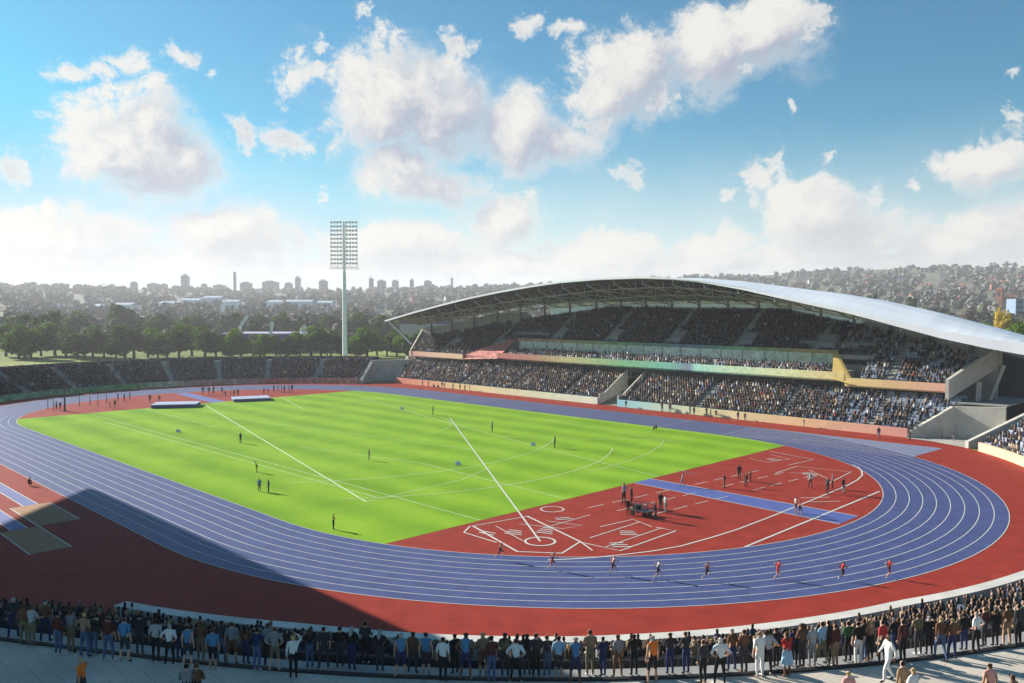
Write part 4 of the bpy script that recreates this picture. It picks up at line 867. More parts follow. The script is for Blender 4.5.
# throwing cage at the far left
r = empty('throwing_cage', gp(76, 408)); tag(r, 'throwing cage of thin dark posts at the far left of the field', 'throwing cage')
PP = [gp(u, v) for u, v in ((48, 409.6), (53.5, 410.3), (79.5, 406.3), (90, 405.3), (98, 405.6), (106.5, 403.3))]
for p, hh in zip(PP, (2.9, 3.1, 3.0, 2.9, 3.2, 3.0)): part(MB().tube(p, p+Vector((0, 0, hh)), .07, .05, 6), 'post', DSTEEL, r)
part(MB().tube(gp(64.8, 411.3), gp(64.8, 411.3)+Vector((0, 0, 5)), .2, .1, 8), 'tall_post', DSTEEL, r)
nt_ = MB(); [nt_.bar(p+Vector((0, 0, 2.85)), q+Vector((0, 0, 2.85)), .04) for p, q in zip(PP[:-1], PP[1:])]; part(nt_, 'top_cable', DSTEEL, r)
# ------------------------------------------------ seated spectators of the near terrace
bpy.context.view_layer.update(); dg = bpy.context.evaluated_depsgraph_get()
cand = []
for (x, y, z, a, t, k) in NEAR:
    if random.random() > ((.84 if k <= 8 and t < -38 else .58 if k <= 8 else .5 if k == 9 else .02)): continue
    u, v, w = px((x, y, z+1.15))
    ok = -5 < u < 1029 and v < 690
    if ok:
        T = Vector((x, y, z+1.24)); dd = T-CAMP; hit, loc, *_ = sc.ray_cast(dg, CAMP, dd.normalized(), distance=dd.length-.2); ok = not hit
    cand.append((w, u, x, y, z, a, k, ok))
vis = sorted([c for c in cand if c[7]])[:96]; vs = set(id(c) for c in vis)
for c in cand:
    if id(c) not in vs: SEATED.append(c[2:6])
SP = [(u, lab) for (u, v, ps, tp, bt, hr, sl, sh, lab) in TE if v < 690]
REFS = {e[0]: (f"{e[3]}-topped" + (' blond' if e[5] == 'blond' else ' shorts-wearing' if e[7] else '')) for e in TE}
used = {}
for w, u, x, y, z, a, k, ok in sorted(vis, key=lambda c: c[1]):
    hr = random.choice(['black', 'black', 'brown', 'blond', 'brown', 'grey']); tp = random.choice(['black', 'black', 'charcoal', 'charcoal', 'navy', 'brown', 'maroon', 'khaki', 'tan', 'green'] if u > 600 else ['black', 'charcoal', 'navy', 'black'])
    near = min(SP, key=lambda q: abs(q[0]-u)); ref = REFS[near[0]]
    lab = f'{hr}-haired seated spectator in {tp} just below {ref} spectator'
    used.setdefault(lab, []).append((x, y, z, a, hr, tp))
for lab, L in used.items():
    for i, (x, y, z, a, hr, tp) in enumerate(L):
        l2 = lab if len(L) == 1 else lab.replace('just below', f'{ordinal(i)} from left below')
        p = person((x, y, z-.0), a+random.uniform(-.25, .25), random.choice(['sit', 'sitfold']), tp, random.choice(['black', 'charcoal', 'jeans blue']), hr, random.choice(['pale', 'tan', 'pale', 'brown']), 'long', False, 'black', random.uniform(.97, 1.06), l2, 'spectators seated on the near terrace')
# ------------------------------------------------ everybody else in the stands: one mass
def crowd(S):
    def ringp(r0, r1, z, n, ox=0): return [(ox+r0*math.cos(2*PI*k/n), r1*math.sin(2*PI*k/n), z) for k in range(n)]
    v = []; f = []; t = []
    def loft(rs, tag_):
        b = len(v); n = len(rs[0])
        for r in rs: v.extend(r); t.extend([tag_]*n)
        for i in range(len(rs)-1):
            for k in range(n): f.append((b+i*n+k, b+i*n+(k+1) % n, b+(i+1)*n+(k+1) % n, b+(i+1)*n+k))
        q = b+(len(rs)-1)*n
        if n == 6: f.append((q, q+1, q+2, q+3)); f.append((q, q+3, q+4, q+5))
        else: f.append((q, q+1, q+2, q+3))
    loft([ringp(.13, .19, .42, 6), ringp(.13, .22, .75, 6), ringp(.11, .23, .96, 6), ringp(.06, .08, 1.06, 6)], 0)
    loft([ringp(.05, .05, 1.05, 6, .02), ringp(.1, .085, 1.13, 6, .03), ringp(.1, .085, 1.22, 6, .02), ringp(.05, .05, 1.3, 6, .01)], 1)
    b = len(v); v.extend([(.05, -.18, .4), (.5, -.16, .42), (.5, .16, .42), (.05, .18, .4), (.05, -.18, .56), (.5, -.16, .55), (.5, .16, .55), (.05, .18, .56)]); t.extend([2]*8)
    f.extend([tuple(i+b for i in q) for q in ((4, 5, 6, 7), (0, 1, 5, 4), (1, 2, 6, 5), (2, 3, 7, 6))])
    b = len(v); v.extend([(.42, -.14, .02), (.52, -.14, .02), (.52, .14, .02), (.42, .14, .02), (.42, -.14, .45), (.52, -.14, .45), (.52, .14, .45), (.42, .14, .45)]); t.extend([2]*8)
    f.extend([tuple(i+b for i in q) for q in ((1, 2, 6, 5), (0, 1, 5, 4), (2, 3, 7, 6))])
    v = np.array(v); t = np.array(t); f = np.array(f); S = np.array(S, float); n = len(S)
    ang = S[:, 3]+RNG.uniform(-.35, .35, n); c, s = np.cos(ang), np.sin(ang); sc_ = RNG.uniform(.92, 1.08, n); stand = RNG.random(n) < .05
    P = v[None]*sc_[:, None, None]; P = P.repeat(1, 0)
    leanv = RNG.uniform(-.06, .16, n); P[:, :, 0] += leanv[:, None]*np.clip(P[:, :, 2]-.5, 0, 2)
    X = P[:, :, 0]*c[:, None]-P[:, :, 1]*s[:, None]+S[:, 0:1]; Y = P[:, :, 0]*s[:, None]+P[:, :, 1]*c[:, None]+S[:, 1:2]; Z = P[:, :, 2]+S[:, 2:3]+stand[:, None]*.38*(P[:, :, 2] > .3)
    co = np.stack([X, Y, Z], 2).reshape(-1, 3); nv = len(v)
    F = (f[None]+(np.arange(n)*nv)[:, None, None]).reshape(-1, 4)
    me = bpy.data.meshes.new('crowd'); me.vertices.add(len(co)); me.vertices.foreach_set('co', co.ravel()); me.loops.add(F.size); me.loops.foreach_set('vertex_index', F.ravel().astype(np.int32))
    me.polygons.add(len(F)); me.polygons.foreach_set('loop_start', np.arange(len(F), dtype=np.int32)*4); me.polygons.foreach_set('loop_total', np.full(len(F), 4, np.int32)); me.update(calc_edges=True)
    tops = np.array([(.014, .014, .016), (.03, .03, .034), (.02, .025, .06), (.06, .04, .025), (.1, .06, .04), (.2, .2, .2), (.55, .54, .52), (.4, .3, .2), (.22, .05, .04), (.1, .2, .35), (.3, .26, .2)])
    pr = np.array([.28, .2, .11, .1, .07, .05, .05, .06, .025, .015, .03]); ti = RNG.choice(len(tops), n, p=pr/pr.sum()); dk_ = ((S[:, 2] > 8.5) & (S[:, 0] < 46) | (S[:, 0] < -70) | (S[:, 1] < 0) & (S[:, 0] > 0) & (RNG.random(n) < .65)) & (RNG.random(n) < .9); ti = np.where(dk_, RNG.choice(3, n, p=[.6, .3, .1]), ti)  # shade put into colour: upper tier and far bowl mostly take darkest clothes
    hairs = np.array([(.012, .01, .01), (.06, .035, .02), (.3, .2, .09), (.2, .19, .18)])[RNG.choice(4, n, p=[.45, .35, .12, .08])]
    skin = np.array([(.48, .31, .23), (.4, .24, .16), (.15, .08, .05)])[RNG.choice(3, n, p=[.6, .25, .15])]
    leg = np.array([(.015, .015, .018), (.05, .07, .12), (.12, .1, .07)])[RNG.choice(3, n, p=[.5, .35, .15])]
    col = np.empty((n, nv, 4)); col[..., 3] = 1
    hairs = np.where((dk_ & (RNG.random(n) < .8))[:, None], hairs*.15, hairs); skin = np.where(dk_[:, None], skin*.55, skin); face = (v[:, 0] > .03) & (v[:, 2] < 1.25)  # hair and skin of those figures darkened too, as painted shade
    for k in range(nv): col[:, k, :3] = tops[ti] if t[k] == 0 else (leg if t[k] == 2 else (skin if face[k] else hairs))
    at = me.color_attributes.new('tint', 'FLOAT_COLOR', 'POINT'); at.data.foreach_set('color', col.ravel())
    me.materials.append(attr_mat('crowd_clothing')); o = bpy.data.objects.new('crowd', me); COL.objects.link(o); return o
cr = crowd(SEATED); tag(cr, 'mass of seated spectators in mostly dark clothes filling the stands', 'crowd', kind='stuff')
print('SEATED', len(SEATED), 'people', NPEOPLE[0], 'vis', len(vis))
# ================================================================== trees
BARK = mat('tree_bark', (.07, .055, .04), .95, .2, 3)
def leafmat(name, c): 
    m = mat(name, c, .8, .35, .35, spec=.15, detail=6); nt = m.node_tree; b = nt.nodes['Principled BSDF']
    t = nt.nodes.new('ShaderNodeBsdfTranslucent'); mx = nt.nodes.new('ShaderNodeMixShader'); mx.inputs[0].default_value = .38
    src = b.inputs['Base Color'].links[0].from_socket; sc2 = nt.nodes.new('ShaderNodeVectorMath'); sc2.operation = 'MULTIPLY'; sc2.inputs[1].default_value = (1.6, 1.5, .8); nt.links.new(src, sc2.inputs[0]); nt.links.new(sc2.outputs[0], t.inputs[0])
    nt.links.new(b.outputs[0], mx.inputs[1]); nt.links.new(t.outputs[0], mx.inputs[2]); nt.links.new(mx.outputs[0], nt.nodes['Material Output'].inputs[0]); return m
LEAF = [leafmat('dark_green_leaves', (.042, .095, .008)), leafmat('mid_green_leaves', (.075, .15, .01)), leafmat('bluish_green_leaves', (.034, .075, .012)), leafmat('yellow_green_leaves', (.11, .15, .025)), leafmat('yellow_leaves', (.42, .32, .05))]
def crown_geo(rx, rz, n, size, rg, base=.0, conic=False):
    nb_ = 14; C = []
    for _ in range(nb_):
        d = rg.normal(size=3); d /= np.linalg.norm(d); d *= rg.uniform(.35, .95)**.6
        w = (1-.75*(d[2]*.5+.5)) if conic else 1
        C.append((d[0]*rx*.72*w, d[1]*rx*.72*w, rz*(1+d[2]*.72)+base, rg.uniform(.3, .5)*w*min(rx, rz)))
    V = np.empty((n, 4, 3))
    for i in range(n):
        c = C[rg.integers(nb_)]; d = rg.normal(size=3); d /= np.linalg.norm(d); p = np.array(c[:3])+d*c[3]*rg.uniform(.55, 1.1)
        nrm = d+rg.normal(size=3)*.6; nrm /= np.linalg.norm(nrm); a = np.cross(nrm, rg.normal(size=3)); a /= np.linalg.norm(a); b = np.cross(nrm, a); s = size*rg.uniform(.6, 1.3)
        V[i] = [p+a*s*.5, p+b*s*.38, p-a*s*.5, p-b*s*.38]
    return V.reshape(-1, 3), np.arange(4*n).reshape(-1, 4)
PROTO = {}
def tree_proto(key, rx, rz, lm, conic=False, trunk=.7):
    rg = np.random.default_rng(hash(key) % 1000 if isinstance(key, int) else 5); rg = np.random.default_rng(key)
    V, F = crown_geo(rx, rz, 2600, .9, rg, trunk, conic); cme = bpy.data.meshes.new('crown'); cme.from_pydata(V.tolist(), [], F.tolist()); cme.materials.append(lm)
    t = MB(); t.tube((0, 0, -.2), (.1, 0, trunk+rz*.9), .42, .2, 8)
    for k in range(5): a = rg.uniform(0, 6.28); t.tube((.05, 0, trunk+rz*rg.uniform(.1, .6)), (rx*.6*math.cos(a), rx*.6*math.sin(a), trunk+rz*rg.uniform(.8, 1.4)), .17, .06, 6)
    tme = bpy.data.meshes.new('trunk'); tme.from_pydata(t.v, [], t.f); tme.materials.append(BARK); return cme, tme, 2*rz+trunk
TP = [tree_proto(1, 4.6, 5.6, LEAF[0]), tree_proto(2, 5.2, 5.2, LEAF[1]), tree_proto(3, 4.2, 6.2, LEAF[0]), tree_proto(4, 5.0, 5.0, LEAF[2]), tree_proto(5, 3.6, 6.4, LEAF[2], True, 1.0), tree_proto(6, 4.6, 5.0, LEAF[3]), tree_proto(7, 5, 5.5, LEAF[4])]
def tree(p, k, h, wx, lab, group):
    c, t, H = TP[k]; r = empty('tree', p); s = h/H; r.scale = (s*wx, s*wx, s); r.rotation_euler.z = random.uniform(0, 6.28)
    for n, me in (('crown', c), ('trunk', t)): o = bpy.data.objects.new(n, me); COL.objects.link(o); o.parent = r
    tag(r, lab, 'tree', group)
KN = ['dark green', 'mid green', 'tall dark green', 'bluish green', 'dark conical', 'yellow-green', 'yellow']
BELT = [(6, 317, 2), (19, 322, 0), (31, 326, 5), (41, 325, 0), (55, 319, 1), (66, 328, 0), (77, 331, 3), (93, 324, 0), (104, 330, 1), (116, 332, 0), (125, 322, 3), (134, 314, 4), (148, 326, 1), (158, 331, 0), (167, 330, 5), (179, 322, 0), (192, 321, 1), (205, 323, 0), (216, 327, 2), (229, 338, 0), (241, 326, 1), (253, 333, 0),
        (264, 331, 1), (276, 333, 0), (286, 334, 3), (297, 337, 0), (311, 322, 1), (321, 326, 0), (331, 328, 0), (357, 332, 1), (367, 324, 1), (377, 328, 0), (387, 329, 2), (397, 328, 0), (408, 331, 1), (418, 330, 0), (429, 331, 2), (300, 329, 1), (342, 335, 3), (85, 336, 3)]
BELT.sort()
GO = {'n': 0}
for i, (u, vt, k) in enumerate(BELT):
    v = random.uniform(355.5, 359.5); p = gp(u, v, -.03); dd = (p-CAMP).dot(FW); h = (v-vt)*dd/FOC
    tree((p.x, p.y, hgt(p.x, p.y)), k, h*.92, 1.3, f'{KN[k]} tree in the belt behind the curved stand, {ordinal(i)} from the left', 'trees in the belt behind the far stand')
B2 = [(122, 300, 3), (137, 305, 4), (183, 314, 3), (196, 312, 0), (224, 303, 4), (232, 309, 3), (254, 306, 4), (262, 312, 3), (283, 310, 0), (298, 302, 4), (306, 307, 4), (20, 309, 3), (48, 306, 3), (75, 308, 0), (160, 310, 3), (330, 312, 3), (358, 310, 0), (385, 312, 3), (400, 314, 0)]
for i, (u, vt, k) in enumerate(sorted(B2)):
    d = random.uniform(430, 520); r_ = ray(u, 330); q = CAMP+r_*(d/math.hypot(r_.x, r_.y)); z = hgt(q.x, q.y); dd = (q-CAMP).dot(FW); h = CZ+(306.8-vt)*dd/FOC-z
    tree((q.x, q.y, z), k, max(h*.9, 9), 1.1, f'{KN[k]} hazy tree rising behind the front tree belt, {ordinal(i)} from the left', 'trees behind the front belt')
for (u, vt, d, k, lab) in ((1003, 305, 330, 6, 'yellow-leaved round tree on the slope above the right roof end'), (986, 322, 300, 5, 'yellow-green tree above the right end of the roof'), (1012, 322, 260, 1, 'mid green tree at the right edge above the roof'), (872, 283, 620, 4, 'dark conical tree on the right hillside behind the roof'), (912, 286, 600, 4, 'second dark conical tree on the right hillside, near the roof crest'), (1024, 330, 240, 0, 'dark green tree cut by the right edge beside the roof tip')):
    r_ = ray(u, 310); q = CAMP+r_*(d/math.hypot(r_.x, r_.y)); z = hgt(q.x, q.y); dd = (q-CAMP).dot(FW); h = CZ+(306.8-vt)*dd/FOC-z; tree((q.x, q.y, z), k, max(h, 9), .42 if k == 6 else .9, lab, None)
# far woods: one mass of leaf clumps
N = 5600; V = []; TI = []; rg = np.random.default_rng(3)
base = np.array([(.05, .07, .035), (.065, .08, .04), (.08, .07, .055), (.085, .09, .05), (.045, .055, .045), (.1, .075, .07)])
far_hazed = np.array([(.17, .16, .145), (.15, .148, .125), (.18, .165, .155), (.155, .16, .13)]); allv = []; allc = []  # distant trees paler and greyer, haze put into their colour
for i in range(N):
    az = rg.uniform(98, 174); d = 400+1400*rg.random()**.8
    if rg.random() > .5+.5*math.sin(az*.9+d*.012)*math.cos(d*.02): continue
    x, y = CX+d*math.cos(R(az)), CY+d*math.sin(R(az)); z = hgt(x, y); h = rg.uniform(7, 14); w = h*.5; n = 46 if d < 900 else 26
    dv = rg.normal(size=(n, 3)); dv /= np.linalg.norm(dv, axis=1)[:, None]; p = dv*np.array([w, w, h*.48])*rg.uniform(.55, 1., (n, 1))+np.array([x, y, z+h*.5])
    a = rg.normal(size=(n, 3)); a -= dv*(a*dv).sum(1)[:, None]*.7; a /= np.linalg.norm(a, axis=1)[:, None]; b = np.cross(dv, a); s = rg.uniform(1.3, 2.6, (n, 1))*(1 if d < 900 else 1.4)
    allv.append(np.stack([p+a*s, p+b*s*.8, p-a*s, p-b*s*.8], 1)); c = (base[rg.integers(6)] if d < 620+200*rg.random() else far_hazed[rg.integers(4)])*rg.uniform(.75, 1.25); allc.append(np.tile(np.append(c, 1), (n*4, 1)))
co = np.concatenate(allv).reshape(-1, 3); cc = np.concatenate(allc); nf = len(co)//4
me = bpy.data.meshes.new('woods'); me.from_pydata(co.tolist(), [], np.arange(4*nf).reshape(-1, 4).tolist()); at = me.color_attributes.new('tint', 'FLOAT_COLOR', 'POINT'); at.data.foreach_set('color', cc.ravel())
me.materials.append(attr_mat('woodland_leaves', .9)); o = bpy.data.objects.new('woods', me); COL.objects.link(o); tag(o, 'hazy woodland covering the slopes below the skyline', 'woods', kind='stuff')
# ================================================================== town
HW = [mat('pale_render', (.6, .58, .55), .85, .06, .5), mat('red_brick', (.3, .14, .1), .9, .1, .5), mat('grey_render', (.36, .36, .37), .85, .06, .5)]
HR = [mat('slate_roof', (.12, .12, .14), .7, .1, .5), mat('red_tile_roof', (.27, .11, .07), .8, .1, .5), mat('brown_tile_roof', (.16, .1, .075), .8, .1, .5)]
HG = mat('window_glass', (.05, .06, .08), .15)
def house_me(wm, rm, L, W, H, pitch):
    v = []; f = []; ix = []
    def q(P, m): n = len(v); v.extend(P); f.append(tuple(range(n, n+len(P)))); ix.append(m)
    a, b = L/2, W/2
    for s in (-1, 1):
        q([(-a, s*b, 0), (a, s*b, 0), (a, s*b, H), (-a, s*b, H)], 0); q([(s*a, -b, 0), (s*a, b, 0), (s*a, b, H), (s*a, 0, H+pitch), (s*a, -b, H)], 0)
        q([(-a-.4, s*(b+.4), H-.3), (a+.4, s*(b+.4), H-.3), (a+.4, 0, H+pitch+.15), (-a-.4, 0, H+pitch+.15)], 1)
        for k in range(3):
            for z in (1.0, 3.7): q([(-a+1+k*L/3.3, s*(b+.03), z), (-a+2.4+k*L/3.3, s*(b+.03), z), (-a+2.4+k*L/3.3, s*(b+.03), z+1.3), (-a+1+k*L/3.3, s*(b+.03), z+1.3)], 2)
    for x in (-a*.5, a*.6):
        n = len(v); mbq = MB().box(x-.45, x+.45, -.45, .45, H+pitch-.8, H+pitch+1.4); v.extend(mbq.v); f.extend(tuple(i+n for i in t) for t in mbq.f); ix.extend([0]*6)
    me = bpy.data.meshes.new('house'); me.from_pydata(v, [], f); [me.materials.append(m) for m in (wm, rm, HG)]; me.polygons.foreach_set('material_index', ix); return me
HT = [(house_me(HW[0], HR[0], 11, 8, 5.4, 3), 'pale rendered'), (house_me(HW[1], HR[1], 14, 8, 5.4, 3.2), 'red brick'), (house_me(HW[2], HR[2], 10, 8, 5.2, 3), 'grey rendered'), (house_me(HW[0], HR[1], 18, 9, 5.6, 3.4), 'long pale red-roofed')]
rg = np.random.default_rng(21); cnt = 0
while cnt < 270:
    az = rg.uniform(103, 168); d = 640+1150*rg.random()**.75; x, y = CX+d*math.cos(R(az)), CY+d*math.sin(R(az)); k = int(rg.choice(4, p=[.35, .3, .2, .15]))
    o = bpy.data.objects.new('house', HT[k][0]); COL.objects.link(o); o.location = (x, y, hgt(x, y)-.3); o.rotation_euler.z = R(az)+PI/2+rg.uniform(-.6, .6); o.scale = (rg.uniform(.7, 1.05),)*2+(rg.uniform(.8, 1.15),)
    tag(o, f'small {HT[k][1]} house among trees on the hazy hillside', 'house', f'{HT[k][1]} houses on the far hillside'); cnt += 1
def at_depth(u, d):
    r_ = ray(u, 306.8); q = CAMP+r_*(d/math.hypot(r_.x, r_.y)); return q, (q-CAMP).dot(FW)
def block(name, u, vt, w, d, m, lab, cat, roofbox=True, deep=None, vbase=None, parts=True, group=None):
    q, dd = at_depth(u, d); z0 = hgt(q.x, q.y)-1; z1 = CZ+(306.8-vt)*dd/FOC; W = w*dd/FOC; D = deep or max(10, W*.7); r = empty(name, (q.x, q.y, z0)); r.rotation_euler.z = YAW-PI/2
    h = z1-z0
    def ad(mb, n, m_): o = mb.build(n, m_); o.parent = r; return o
    ad(MB().box(-W/2, W/2, -D/2, D/2, 0, h), 'wall', m)
    if roofbox: ad(MB().box(-W*.3, W*.2, -D*.3, D*.3, h, h+min(5, h*.08)+.8), 'roof', HW[2])
    wn = MB(); nf = max(2, int(h/3.4)); 
    for k in range(min(nf, 22)):
        z = h-2.6-k*3.4
        if z > 1: wn.box(-W/2+.8, W/2-.8, -D/2-.06, -D/2+.02, z, z+1.5)
    if wn.v: ad(wn, 'window_band', HG)
    tag(r, lab, cat, group); return r
TW = [(62.5, 280.5, 9, 'dark flat-topped block', 1), (56, 284, 14, 'low pale block', 0), (112, 283, 18, 'wide grey block', 2), (134.5, 279, 7, 'narrow grey tower', 2), (154, 280.5, 13, 'broad grey block', 2), (164.5, 281, 7, 'squat brown tower', 1), (185.7, 272.5, 9, 'tall teal-grey tower', 3), (204.5, 281, 6, 'short grey tower', 2),
      (220, 282, 14, 'low pink-grey block', 0), (235.2, 271, 1.9, 'very slim communications tower', 2), (246.5, 279.5, 13, 'wide pale block', 0), (271, 278.5, 18, 'broad pale grey block', 2), (298.3, 274.5, 6, 'tall narrow teal tower', 3), (289, 280, 9, 'short pale block', 0), (323.6, 277.5, 10, 'flat-topped grey block', 2), (371.5, 275.5, 5, 'narrow dark tower', 1), (381.8, 277.5, 10, 'low wide dark block', 1), (395.5, 277.5, 8, 'square pale block', 0), (412, 276.5, 4.5, 'thin grey tower', 2), (428, 277.8, 9, 'low grey block', 2), (452, 277, 2.5, 'very thin pale tower', 0)]
TM_ = [mat('pale_block', (.42, .4, .41), .8, .05, .1), mat('dark_block', (.16, .15, .17), .8, .05, .1), mat('grey_block', (.3, .3, .32), .8, .05, .1), mat('teal_block', (.17, .27, .29), .4, .05, .1)]
for i, (u, vt, w, nm, k) in enumerate(TW): block('tower_block', u, vt+(3.5 if w > 4 else 1), w*.8, 1760+(i % 3)*15, TM_[k], f'{nm} on the hazy skyline, {ordinal(i)} of the skyline blocks from the left', 'tower block', w > 4)
for i, (u0, u1, vt, d) in enumerate(((97, 110, 307.5, 900), (113, 136, 306.3, 905), (163, 182, 304.5, 930), (184, 203, 301.5, 1000), (206, 224, 299, 1010), (226, 241, 303, 930), (270, 284, 303.3, 940), (287, 314, 303, 945), (318, 334, 304, 950))):
    q, dd = at_depth((u0+u1)/2, d); z0 = hgt(q.x, q.y)-1; z1 = CZ+(306.8-vt)*dd/FOC+1.5; W = (u1-u0)*dd/FOC; r = empty('warehouse', (q.x, q.y, z0)); r.rotation_euler.z = YAW-PI/2; h = max(z1-z0, 6)
    o = MB().box(-W/2, W/2, -12, 12, 0, h).build('wall', mat('white_sheeting', (.74, .76, .8), .5, .04, .1)); o.parent = r
    rb = MB().add([(-W/2-.3, -12.3, h), (W/2+.3, -12.3, h), (W/2+.3, 0, h+2), (-W/2-.3, 0, h+2), (W/2+.3, 12.3, h), (-W/2-.3, 12.3, h)], [(0, 1, 2, 3), (3, 2, 4, 5)]).build('roof', mat('pale_sheet_roof', (.6, .64, .7), .4, .04, .1)); rb.parent = r
    d_ = MB()
    for k in range(3): d_.box(-W*.35+k*W*.3, -W*.35+k*W*.3+4, -12.05, -11.95, 0, 4)
    o = d_.build('loading_door', HW[2]); o.parent = r; tag(r, f'long white warehouse shed in the hazy middle distance, {ordinal(i)} from the left', 'warehouse', 'white sheds below the skyline')
block('clad_building', 1015, 299, 8, 620, mat('blue_cladding', (.2, .28, .42), .5, .08, .3), 'small blue-clad building on the slope at the right edge', 'building', False)
q, dd = at_depth(999.5, 800); r = empty('brick_tower', (q.x, q.y, hgt(q.x, q.y)-.5)); h = CZ+(306.8-286)*dd/FOC-r.location.z
for nm_, mb_, m_ in (('shaft', MB().box(-2.6, 2.6, -2.6, 2.6, 0, h*.85), HW[1]), ('cap', MB().add([(-2.9, -2.9, h*.85), (2.9, -2.9, h*.85), (2.9, 2.9, h*.85), (-2.9, 2.9, h*.85), (0, 0, h*1.0)], [(0, 1, 4), (1, 2, 4), (2, 3, 4), (3, 0, 4), (3, 2, 1, 0)]), HR[1]), ('belfry_window', MB().box(-.8, .8, -2.66, -2.6, h*.6, h*.75), HG)): o = mb_.build(nm_, m_); o.parent = r
tag(r, 'slim red brick tower on the slope behind the yellow tree', 'tower')
# sports hall with a purple band, behind the belt
q, dd = at_depth(268, 372); s_ = dd/FOC; r = empty('sports_hall', (q.x, q.y, hgt(q.x, q.y))); r.rotation_euler.z = YAW-PI/2; zz = CZ-r.location.z
def ad(mb, n, m_): o = mb.build(n, m_); o.parent = r; return o
zt_ = zz+(306.8-333.3)*s_; zb_ = zz+(306.8-341)*s_
ad(MB().box(-46*s_, 52*s_, 0, 22, 0, zb_), 'wall', mat('hall_render', (.5, .46, .36), .8, .06, .2)); ad(MB().box(-46.2*s_, 52.2*s_, -.2, 22.2, zb_+.01, zt_-.4), 'purple_band', mat('purple_cladding', (.07, .035, .2), .5, .06, .2)); ad(MB().box(-46.4*s_, 52.4*s_, -.3, 22.3, zt_-.39, zt_), 'roof', mat('pale_mauve_roof', (.55, .5, .68), .5, .05, .2))
for u0, v0, u1, v1 in ((237, 346, 241, 326), (241.5, 325, 248.5, 315), (271, 335, 273, 322), (302, 342, 306, 326)): ad(MB().bar(((u0-268)*s_, -1.2, zz+(306.8-v0)*s_), ((u1-268)*s_, -1.2, zz+(306.8-v1)*s_), 1.1), 'leaning_mast', WHITE)
tag(r, 'low sports hall with purple band and leaning white masts behind trees', 'sports hall')
q, dd = at_depth(432, 372); s_ = dd/FOC; r = empty('sports_hall', (q.x, q.y, hgt(q.x, q.y))); r.rotation_euler.z = YAW-PI/2; zz = CZ-r.location.z
ad(MB().box(-32*s_, 20*s_, 0, 18, 0, zz+(306.8-324)*s_), 'wall', HW[2]); ad(MB().box(-32.2*s_, 20.2*s_, -.2, 18.2, zz+(306.8-323.9)*s_, zz+(306.8-317)*s_), 'purple_band', MATS['purple_cladding']); tag(r, 'purple-banded hall seen beneath the left tip of the roof', 'sports hall')
# hedge behind the far stand
q0, q1 = gp(0, 359.5), gp(405, 362)
# ================================================================== haze
mb = MB().box(CX-2420, CX+2420, CY-2420, CY+2420, -48, 136); hz = mk('haze', mb.v, mb.f, [])
hm = bpy.data.materials.new('air'); hm.use_nodes = True; nt = hm.node_tree; [nt.nodes.remove(n) for n in list(nt.nodes) if n.type != 'OUTPUT_MATERIAL']
pv = nt.nodes.new('ShaderNodeVolumePrincipled'); pv.inputs['Color'].default_value = (.93, .95, 1, 1); pv.inputs['Density'].default_value = .00024; pv.inputs['Anisotropy'].default_value = .2
nt.links.new(pv.outputs[0], nt.nodes['Material Output'].inputs['Volume']); hz.data.materials.append(hm); tag(hz, kind='stuff')
hz['label'] = 'pale haze in the air over the town and hills'
# ================================================================== sky
w = bpy.data.worlds.new('World'); sc.world = w; w.use_nodes = True; nt = w.node_tree; bg = nt.nodes['Background']
sky = nt.nodes.new('ShaderNodeTexSky'); sky.sky_type = 'NISHITA'; sky.sun_disc = False; sky.sun_elevation = R(SUNEL)
# sun stands opposite to the shadows; Nishita rotation 0 = +Y, growing clockwise
sunaz = SUNAZ+180; sky.sun_rotation = R(90-sunaz); sky.dust_density = .3; sky.ozone_density = 1.6
def N_(t, **k):
    n = nt.nodes.new(t)
    for a, b in k.items(): setattr(n, a, b)
    return n
def math_(op, a, b=None, c=None, clamp=False):
    n = N_('ShaderNodeMath', operation=op, use_clamp=clamp)
    for i, v in enumerate((a, b, c)):
        if v is None: continue
        if isinstance(v, (int, float)): n.inputs[i].default_value = v
        else: nt.links.new(v, n.inputs[i])
    return n.outputs[0]
tc = N_('ShaderNodeTexCoord'); sp = N_('ShaderNodeSeparateXYZ'); nt.links.new(tc.outputs['Generated'], sp.inputs[0])
az = math_('ARCTAN2', sp.outputs[1], sp.outputs[0]); el = math_('ARCSINE', sp.outputs[2])
CLD = [(135,150,72,42),(150,122,42,34),(185,165,38,30),(92,152,36,28),(70,72,24,12),(125,58,28,14),(100,66,20,10),(183,55,20,11),(213,72,6,5),(0,165,28,22),(293,72,20,22),(320,48,8,12),(312,74,24,11),(252,138,20,19),(288,142,28,17),(366,10,12,11),
 (400,85,58,38),(378,118,48,38),(440,112,50,42),(402,165,38,30),(455,45,20,20),(350,62,20,14),(428,185,55,18),(532,30,20,11),(566,34,22,8),(520,130,42,30),(560,142,38,22),(592,120,28,20),(632,76,52,38),(602,95,36,24),(660,98,24,20),(710,48,42,38),(762,30,48,28),(802,22,30,20),(728,62,28,18),
 (632,176,19,15),(330,190,6,12),(500,222,38,24),(528,195,12,10),(760,178,28,28),(728,198,10,8),(820,215,52,35),(850,238,60,28),(790,232,30,20),(700,252,38,14),(736,242,24,18),(790,115,5,9),(825,156,7,7),(910,182,8,6),(872,198,12,14),(988,165,48,19),(1012,148,28,20),(940,168,14,6),(1005,235,80,28),(950,247,50,17),(1018,75,8,6),(1020,115,10,9),
 (60,240,85,30),(240,240,66,30),(200,226,36,20),(400,247,80,22),(600,252,66,22),(110,262,170,18),(512,268,420,14),(900,262,170,14),
 (-160,120,90,50),(-330,210,160,50),(1180,90,90,50),(1300,210,160,50)]
